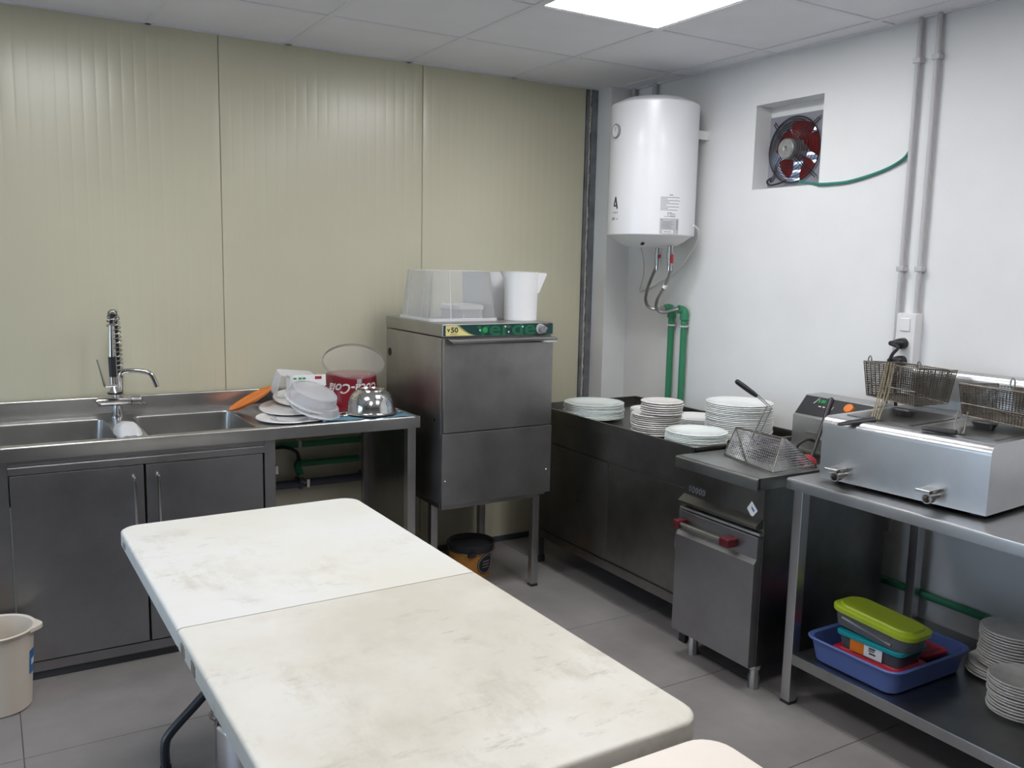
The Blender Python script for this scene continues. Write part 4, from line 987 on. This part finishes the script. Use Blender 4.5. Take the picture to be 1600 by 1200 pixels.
# deck with a sunken tank
bm = B(); tx0, tx1, ty0, ty1 = 2.53, 2.86, 2.195, 2.50; dz = .82
for a in ((2.312, tx0, 2.13, 2.56), (tx1, 3.06, 2.13, 2.56), (tx0, tx1, 2.13, ty0), (tx0, tx1, ty1, 2.56)): box(bm, *a, .777, dz)
for f in (0,):
    prism(bm, [(2.304, .777), (2.304, .812), (2.307, .818), (2.312, dz), (2.318, dz), (2.318, .777)], 'y', 2.13, 2.56)
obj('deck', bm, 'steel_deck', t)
obj('oil_tank', loft(B(), [rrect(tx0, tx1, ty0, ty1, .02, dz+.0004), rrect(tx0+.004, tx1-.004, ty0+.004, ty1-.004, .02, dz-.01), rrect(tx0+.012, tx1-.012, ty0+.012, ty1-.012, .02, dz-.16)], False, True), 'steel_dark', t)
obj('fascia', box(B(), qx0-.004, qx0+.004, qy0+.001, qy1-.001, .655, .776, .001, 1), 'steel_dark', t)
obj('drip_ledge', prism(B(), [(qx0, .668), (qx0-.036, .642), (qx0-.036, .632), (qx0-.030, .628), (qx0, .628)], 'y', qy0+.004, qy1-.004), 'steel_dark', t)
obj('ledge_rail', prism(B(), [(qx0, .618), (qx0-.024, .616), (qx0-.026, .608), (qx0-.02, .603), (qx0, .605)], 'y', qy0-.004, qy1-.006), 'steel', t)
d = obj('door', prism(B(), [(qx0-.001, .600), (qx0-.022, .600), (qx0-.024, .596), (qx0-.024, .518), (qx0-.036, .502), (qx0-.036, .112), (qx0-.034, .108), (qx0-.001, .108)], 'y', qy0+.002, qy1-.002), 'steel_door', t)
def endcap(y0, y1):
    return box(B(), qx0-.074, qx0-.023, y0, y1, .538, .572, .006, 3)
hb = obj('handle_bar', tube(B(), [(qx0-.056, 2.262, .556), (qx0-.056, 2.515, .556)], .0085, 12), 'zinc', d)
obj('handle_end', endcap(2.232, 2.282), 'red_knob', hb); obj('handle_end', endcap(2.505, 2.535), 'red_knob', hb)
npl = obj('nameplate', loft(B(), [[Vector((x, p.x, p.y)) for p in rrect(2.425, 2.53, .674, .706, .012, 0)] for x in (qx0-.003, qx0-.0065)]), 'ink', t)
bm = B()
for k in range(5):
    yc = 2.517-.0195*k; fn = [2*PI*q/14 for q in range(14)]
    tube(bm, [(qx0-.0068, yc+.0068*math.cos(a)*(1 if k % 2 else .8), .690+.0105*math.sin(a)) for a in fn], .0012, 4, closed=True)
obj('raised_print', bm, 'ink_g', npl)
sc = Vector((qx0-.0048, 2.190, .690)); bm = B(); bm.faces.new([bm.verts.new(sc+Vector((0, u, v))) for u, v in ((.026, -.002), (.004, .030), (-.026, .0), (-.001, -.031))])
stk = obj('white_sticker', bm, 'paper', t)
bm = B(); bm.faces.new([bm.verts.new(sc+Vector((-.0006, u, v))) for u, v in ((.004, .012), (-.012, -.002), (-.008, -.010), (.004, .002))]); obj('sticker_mark', bm, 'blue_lbl', stk)
for x in (2.395, 3.0):
    for y in (2.175, 2.505):
        lg = obj('leg', loft(B(), [ring(Vector((x, y, z)), Vector((0, 0, 1)), r, 8) for z, r in ((.0, .021), (.05, .021), (.055, .018), (.075, .018), (.08, .026), (.108, .026))]), 'steel', t)
# control head
hx0, hx1, hy0_, hy1_ = 2.885, 3.055, 2.15, 2.495
obj('control_head', prism(B(), [(hx0, dz), (hx0, .952), (hx0+.004, .956), (hx0+.075, 1.034), (hx1, 1.036), (hx1, dz)], 'y', hy0_, hy1_), 'steel', t)
pn = Vector((-.739, 0, .673)); pa = Vector((hx0+.006, 0, .9585)); pb = Vector((hx0+.073, 0, 1.0325))
def head_pt(y, s, lift): p = pa.lerp(pb, s)+pn*lift; return Vector((p.x, y, p.z))
bm = B(); loft(bm, [[head_pt(y, s, l) for y, s in ((hy0_+.004, .04), (hy1_-.004, .04), (hy1_-.004, .97), (hy0_+.004, .97))] for l in (0, .0015)])
cp = obj('control_panel', bm, 'black', t)
bm = B()
for k, w in enumerate((.008, .012, .007, .010, .008)): bm.faces.new([bm.verts.new(head_pt(2.415-.014*k-q, s, .0022)) for q, s in ((0, .70), (w, .70), (w, .86), (0, .86))])
obj('green_print', bm, 'lgreen', cp)
bm = B(); tube(bm, smooth_path([head_pt(2.432, .62, .0024), head_pt(2.425, .74, .0024), head_pt(2.418, .92, .0024)], 3), .0012, 4)
for k in range(3): bm.faces.new([bm.verts.new(head_pt(2.40-.02*k-q, s, .0022)) for q, s in ((0, .50), (.012, .50), (.012, .54), (0, .54))])
tube(bm, smooth_path([head_pt(2.345, .15, .0024), head_pt(2.335, .4, .0024), head_pt(2.33, .62, .0024)], 3), .001, 4); obj('white_print', bm, 'paper', cp)
p = head_pt(2.255, .62, .002); obj('thermostat_knob', loft(B(), [ring(p+pn*k, pn, r, 20) for k, r in ((0, .022), (.012, .020), (.014, .016))]), 'orange', cp)
for y in (2.215, 2.19): obj('pilot_light', lathe(B(), [(0, .004), (.005, .003), (.006, 0)], 12, head_pt(y, .5, .001)), 'paper', cp)
bm = B(); cyl(bm, (hx0, 2.40, .895), (hx0-.012, 2.40, .895), .006); cyl(bm, (hx0, 2.32, .895), (hx0-.012, 2.32, .895), .006); tube(bm, [(hx0-.012, 2.41, .895), (hx0-.012, 2.31, .895)], .006, 8)
cyl(bm, (hx0, 2.36, .865), (hx0-.02, 2.36, .865), .012, .009); obj('element_bracket', bm, 'zinc', t)
obj('element_lead', tube(B(), smooth_path([(hx0-.02, 2.36, .865), (hx0-.05, 2.37, .872), (hx0-.085, 2.385, .85), (hx0-.095, 2.39, .80), (hx0-.09, 2.38, .74)], 6), .006, 8), 'black', t)

# upturned wire basket on the fryer deck
def frustum_mesh(bm, bot, top, nu, nv, nw, r):
    for k in range(4):
        a, b = bot[k], bot[(k+1) % 4]; c, d2 = top[(k+1) % 4], top[k]
        quad_wires(bm, a, b, c, d2, nu if k % 2 == 0 else nv, nw, r)
    quad_wires(bm, top[0], top[1], top[2], top[3], nu, 2, r)
NL, NR_, FR_, FL_ = (Vector(p) for p in ((2.485, 2.480, .824), (2.415, 2.165, .824), (2.645, 2.16, .824), (2.70, 2.475, .824)))
TL = atz(1150, 668, .925); TR = atz(1222, 685, .925); TFR = TR+Vector((.025, .0, -.004)); TFL = TL+Vector((.025, .0, -.004))
t = thing('wire_basket', 'wire frying basket upside down on the floor fryer, black handle up', 'fryer basket', (2.58, 2.32, .824))
bm = B(); frustum_mesh(bm, [NL, NR_, FR_, FL_], [TL, TR, TFR, TFL], 26, 20, 13, .0012); obj('wire_mesh', bm, 'wire_grey', t)
bm = B()
for lp in ([NL, NR_, FR_, FL_], [TL, TR, TFR, TFL]): tube(bm, lp+[lp[0]], .0024, 6)
for a, b in ((NL, TL), (NR_, TR), (FR_, TFR), (FL_, TFL)): tube(bm, [a, b], .002, 6)
fm = (TL+TR)/2; tube(bm, [TL, (NL+NR_)/2], .002, 6)
obj('rim', bm, 'wire', t)
el_ = atx(1199, 634, 2.50); tip = atx(1150, 595, 2.42); ga = atx(1180, 617, 2.47); el2 = atx(1206, 637, 2.515)
b1_ = atz(1162, 711, .826); b2_ = atz(1171, 713, .826)
bm = B(); tube(bm, [b1_, el_, ga], .0024, 8); tube(bm, [b2_, el2, ga+Vector((.006, -.006, .002))], .0024, 8); obj('handle_wire', bm, 'wire_grey', t)
dg = (tip-ga); obj('grip', tube(B(), [ga-dg*.10, ga, ga+dg*.12, ga+dg*.55, ga+dg*.92, tip, tip+dg*.03], [.006, .008, .0095, .0105, .010, .0075, .003], 12), 'black', t)

# brush left standing on the deck
t = thing('cleaning_brush', 'black-handled cleaning brush with red head leaning on the fryer control head', 'brush', (2.70, 2.24, .82))
hb_ = atx(1268, 714, 2.695); tp = atx(1300, 622, 2.855)
dv = (tp-hb_)
obj('handle', tube(B(), [hb_, hb_+dv*.1, hb_+dv*.6, hb_+dv*.72, hb_+dv*.97, tp], [.010, .007, .008, .011, .0125, .006], 12), 'black', t)
hc_ = hb_+Vector((-.01, .01, -.012))
obj('brush_head', lathe(B(), [(0, .022), (.016, .018), (.032, .004), (.036, -.012), (.030, -.020), (0, -.022)], 24, hc_), 'red_valve', t)
obj('bristles', lathe(B(), [(.018, 0), (.022, -.016), (0, -.018)], 18, hc_+Vector((-.012, -.02, -.008))), 'white_pl', t)

# ------------------------------------------------------------------ prep table
t = thing('prep_table', 'stainless prep table with lower shelf carrying the double fryer', 'table', (2.775, 1.09, 0))
ax0, ax1, ay0, ay1 = 2.40, 3.14, .10, 2.085
obj('worktop', prism(B(), [(ax0, .788), (ax0, .817), (ax0+.003, .823), (ax0+.009, .826), (ax1, .826), (ax1, .788)], 'y', ay0, ay1), 'steel_fry', t)
obj('shelf', prism(B(), [(ax0+.010, .155), (ax0+.010, .188), (ax0+.012, .192), (ax0+.016, .193), (ax1-.01, .193), (ax1-.01, .155)], 'y', ay0+.05, ay1-.065), 'steel_shelf', t)
for x in (ax0+.028, ax1-.028):
    for y in (ay0+.05, ay1-.048):
        lg = obj('leg', box(B(), x-.02, x+.02, y-.02, y+.02, .006, .79, .003), 'steel_fry', t); obj('foot', box(B(), x-.021, x+.021, y-.021, y+.021, 0, .012, .002), 'rubber', lg)

# ------------------------------------------------------------------ double counter fryer (stands slightly askew)
t = thing('double_fryer', 'stainless double counter-top fryer with two lids and two drain taps', 'fryer', (2.470, 2.004, .826), None, True, math.radians(4.7))
Wd, H = .572, .229
arc = [(.034-.034*math.cos(a), H-.034+.034*math.sin(a)) for a in [PI/2*k/8 for k in range(9)]]
poly = [(0, .014)]+arc+[(.53, H), (.53, .014)]
obj('housing', prism(B(), poly, 'y', -Wd, 0), 'steel_fry', t, sharp=25)
bm = B()
for x in (.05, .48):
    for y in (-.05, -Wd+.05): cyl(bm, (x, y, 0), (x, y, .016), .018)
obj('rubber_foot', bm, 'rubber', t)
for y0, y1 in ((-.272, -.03), (-.545, -.303)):
    ld = obj('lid', loft(B(), [rrect(.085, .40, y0, y1, .012, H+.0005), rrect(.085, .40, y0, y1, .012, H+.003), rrect(.10, .385, y0+.015, y1-.015, .012, H+.006)]), 'steel_dark', t)
    yc = (y0+y1)/2-.01
    obj('lid_knob', loft(B(), [rrect(.215, .245, yc-.028, yc+.028, .01, H+.006), rrect(.215, .245, yc-.030, yc+.030, .01, H+.010), rrect(.208, .252, yc-.038, yc+.038, .014, H+.026), rrect(.212, .248, yc-.034, yc+.034, .012, H+.030)]), 'black', ld)
obj('control_head', prism(B(), [(.535, .05), (.535, H+.11), (.55, H+.135), (.63, H+.138), (.63, .05)], 'y', -Wd, 0), 'steel_fry', t)
for yc in (-.095, -.418):
    bm = B(); zc = .040
    cyl(bm, (.002, yc, zc), (-.028, yc, zc), .0125); cyl(bm, (-.026, yc, zc), (-.055, yc, zc), .0155, .0165, 20, False); cyl(bm, (-.028, yc, zc), (-.0285, yc, zc), .0155)
    loft(bm, [ring(Vector((x, yc, zc)), Vector((1, 0, 0)), r, 20) for x, r in ((-.055, .0165), (-.055, .0125), (-.03, .0115))], False, True)
    tp_ = obj('drain_tap', bm, 'zinc', t)
    obj('tap_lever', box(box(B(), -.062, -.002, yc-.012, yc+.034, zc+.024, zc+.027, .001, 1), -.064, -.061, yc-.012, yc+.034, zc+.014, zc+.027, .001, 1), 'steel', tp_)
    obj('tap_stem', cyl(B(), (-.03, yc, zc+.012), (-.03, yc, zc+.026), .005), 'zinc', tp_)
bm = B(); tube(bm, [(.012, -.290, H-.012), (.020, -.284, H-.004), (.020, -.297, H-.004)], .0006, 4); obj('maker_mark', bm, 'ink_g', t)

def fry_basket(label, x0, x1, y0, y1, z0, z1, hookpx, gpts, wirep, mat, gold):
    """x0..x1 depth, y1..y0 width (handle end at x0)"""
    t = thing('wire_basket', label, 'fryer basket', ((x0+x1)/2, (y0+y1)/2, z0))
    top = [Vector((x0, y1, z1)), Vector((x0, y0, z1-.004)), Vector((x1, y0, z1-.02)), Vector((x1, y1, z1-.016))]
    bot = [Vector((x0+.014, y1-.012, z0+.012)), Vector((x0+.014, y0+.012, z0)), Vector((x1-.02, y0+.012, z0-.004)), Vector((x1-.02, y1-.012, z0+.008))]
    bm = B()
    for k in range(4):
        quad_wires(bm, bot[k], bot[(k+1) % 4], top[(k+1) % 4], top[k], 24 if k % 2 == 0 else 28, 15, .0013)
    quad_wires(bm, *bot, 24, 28, .0013)
    obj('wire_mesh', bm, 'wire', t)
    bm = B()
    for lp, r in ((top, .0028), (bot, .002)): tube(bm, lp+[lp[0]], r, 6)
    for a, b in zip(top, bot): tube(bm, [a, b], .002, 6)
    mid = [a.lerp(b, .62) for a, b in zip(top, bot)]; tube(bm, mid[:2], .002, 6)
    obj('rim', bm, 'wire', t)
    for p in hookpx:
        bm = B(); tube(bm, smooth_path([p+Vector((0, .007, -.004)), p+Vector((0, .006, .018)), p+Vector((0, 0, .026)), p+Vector((0, -.006, .018)), p+Vector((0, -.007, -.004))], 4), .0026, 6)
        obj('hook', bm, 'zinc', t)
    bm = B()
    for w in wirep: tube(bm, smooth_path(w, 4), .0026, 6)
    obj('handle_wire', bm, gold, t)
    a, b = gpts; d = b-a; n = d.normalized().cross(Vector((0, 0, 1))).normalized(); up = n.cross(d.normalized())
    bm = B(); loft(bm, [[a+d*s+n*(w*math.cos(q))+up*(h*math.sin(q)) for q in [2*PI*k/12 for k in range(12)]] for s, w, h in ((-.02, .010, .006), (0, .014, .009), (.3, .013, .009), (.75, .012, .0075), (.95, .010, .006), (1.0, .005, .003))])
    obj('grip', bm, 'black', t)
X1 = 2.745
r1 = lambda px, py: atx(px, py, X1)
g1a, g1b = atx(1366, 655, 2.545), atx(1309, 663, 2.435)
w1 = [[r1(x, y), atx(x2_, y2_, 2.64), atx(x3_, y3_, 2.56)] for x, y, x2_, y2_, x3_, y3_ in ((1385, 567, 1374, 612, 1362, 652), (1388, 567, 1378, 612, 1365, 653), (1393, 567, 1383, 613, 1369, 654), (1397, 568, 1388, 614, 1373, 655))]
fry_basket('wire fryer basket with brassy handle wires on the fryer end nearer the sockets', X1, 2.975, 1.848, 2.065, 1.092, 1.228, [Vector((X1+.02, 2.055, 1.222)), Vector((X1+.02, 1.858, 1.222))], (g1a, g1b), w1, 'wire', 'wire_gold')
g2a, g2b = atx(1494, 676, 2.56), atx(1440, 669, 2.53)
w2 = [[atx(1498, 640, 2.70), atx(1491, 667, 2.58), g2a], [atx(1512, 644, 2.70), atx(1506, 674, 2.575), g2a+Vector((.006, -.01, -.002))]]
fry_basket('wire fryer basket with plain handle wires on the fryer end away from the sockets', X1, 2.975, 1.425, 1.695, 1.078, 1.195, [atx(1483, 590, 2.9), atx(1582, 604, 2.76)], (g2a, g2b), w2, 'wire', 'zinc')

# ------------------------------------------------------------------ things on the lower shelf
zs = .1935
t = thing('blue_tub', 'shallow blue plastic tub holding lidded food boxes on the lower shelf', 'tub', (2.63, 1.80, zs))
X0, X1_, Y0, Y1 = 2.422, 2.85, 1.618, 1.985
bm = B(); loft(bm, [rrect(X0+.03, X1_-.03, Y0+.03, Y1-.03, .035, zs), rrect(X0+.022, X1_-.022, Y0+.022, Y1-.022, .04, zs+.006), rrect(X0+.008, X1_-.008, Y0+.008, Y1-.008, .045, zs+.078), rrect(X0-.002, X1_+.002, Y0-.002, Y1+.002, .05, zs+.082), rrect(X0-.004, X1_+.004, Y0-.004, Y1+.004, .052, zs+.087), rrect(X0, X1_, Y0, Y1, .05, zs+.091), rrect(X0+.012, X1_-.012, Y0+.012, Y1-.012, .044, zs+.086), rrect(X0+.026, X1_-.026, Y0+.026, Y1-.026, .038, zs+.010), rrect(X0+.034, X1_-.034, Y0+.034, Y1-.034, .035, zs+.004)], True, True)
obj('tub_wall', bm, 'blue', t, sharp=40)
def food_box(label, c, rot, w, l, h, lidm, bodym, rr=.02, lidh=.014, lower=None, taper=.008, over=.006):
    t = thing('food_box', label, 'food box', c, local=True); t.rotation_euler = rot
    obj('box_body', loft(B(), [rrect(-w/2+taper, w/2-taper, -l/2+taper, l/2-taper, rr, 0), rrect(-w/2, w/2, -l/2, l/2, rr, h)], True, True), bodym, t)
    L = [rrect(-w/2-over, w/2+over, -l/2-over, l/2+over, rr+.004, h-.004), rrect(-w/2-over-.001, w/2+over+.001, -l/2-over-.001, l/2+over+.001, rr+.004, h+lidh*.5), rrect(-w/2, w/2, -l/2, l/2, rr, h+lidh*.7), rrect(-w/2+.008, w/2-.008, -l/2+.008, l/2-.008, rr, h+lidh*.72), rrect(-w/2+.012, w/2-.012, -l/2+.012, l/2-.012, rr, h+lidh)]
    obj('lid', loft(B(), L), lidm, t)
    if lower: obj('base_rim', loft(B(), [rrect(-w/2-over, w/2+over, -l/2-over, l/2+over, rr, -.016), rrect(-w/2-over-.002, w/2+over+.002, -l/2-over-.002, l/2+over+.002, rr, -.008), rrect(-w/2-over, w/2+over, -l/2-over, l/2+over, rr, 0)]), lower, t)
    return t
zb = zs+.012
fb0 = food_box('clear food box upside down with red lid under the teal-lidded box', (2.555, 1.775, zb+.012), (math.radians(0), 0, math.radians(3)), .160, .250, .034, 'red', 'red', .02, .016)
fb = food_box('smoky food box with teal lid and burger sticker in the blue tub', (2.555, 1.772, zb+.062), (0, 0, math.radians(3)), .148, .235, .050, 'teal', 'box_dark', .02, .014)
bm = B(); box(bm, -.0752, -.0746, -.055, .065, .004, .044); s1_ = obj('sticker', bm, 'paper', fb)
bm = B(); box(bm, -.0757, -.0753, .012, .065, .004, .044); obj('sticker_picture', bm, 'orange', s1_)
bm = B()
for k, (y, z, w, h) in enumerate(((-.018, .036, .024, .007), (-.016, .028, .022, .004), (-.020, .019, .024, .006), (.004, .044, .01, .003))): box(bm, -.0757, -.0753, y-w/2, y+w/2, z-h/2, z+h/2)
obj('sticker_print', bm, 'wire', s1_)
gb = food_box('long smoky food box with lime green lid tilted on top of the pile', (2.545, 1.775, zb+.062+.068), (math.radians(5), math.radians(2), math.radians(4)), .150, .290, .052, 'lime', 'box_dark', .045, .022, over=.007)
bm = B()
for k in range(3): tube(bm, smooth_path([(-.070+.004*k, .10-.01*k, .030-.006*k), (-.067+.004*k, .02, .022-.004*k), (-.066+.004*k, -.085+.02*k, .012+.003*k)], 4), [.004]*8+[.007], 8)
obj('cutlery', bm, 'zinc', gb)
food_box('flat food box with dark red lid at the back of the blue tub', (2.733, 1.80, zb), (0, 0, math.radians(-3)), .13, .24, .052, 'red', 'box_dark', .02, .014)
stack(13, 2.945, 1.540, zs+.035, .107, .012, .0098, 'china_d', 'the tall grey stack on the lower shelf', .006, .62, .003, kind='dull plate')
stack(4, 2.930, 1.556, zs, .118, .012, .0088, 'china_d', 'the wide foot of the tall grey stack', .006, .62, .004, kind='wide dull plate')
stack(12, 2.713, 1.380, zs, .096, .012, .0095, 'china_d', 'the shorter grey stack on the lower shelf', .006, .62, .003, kind='dull plate')
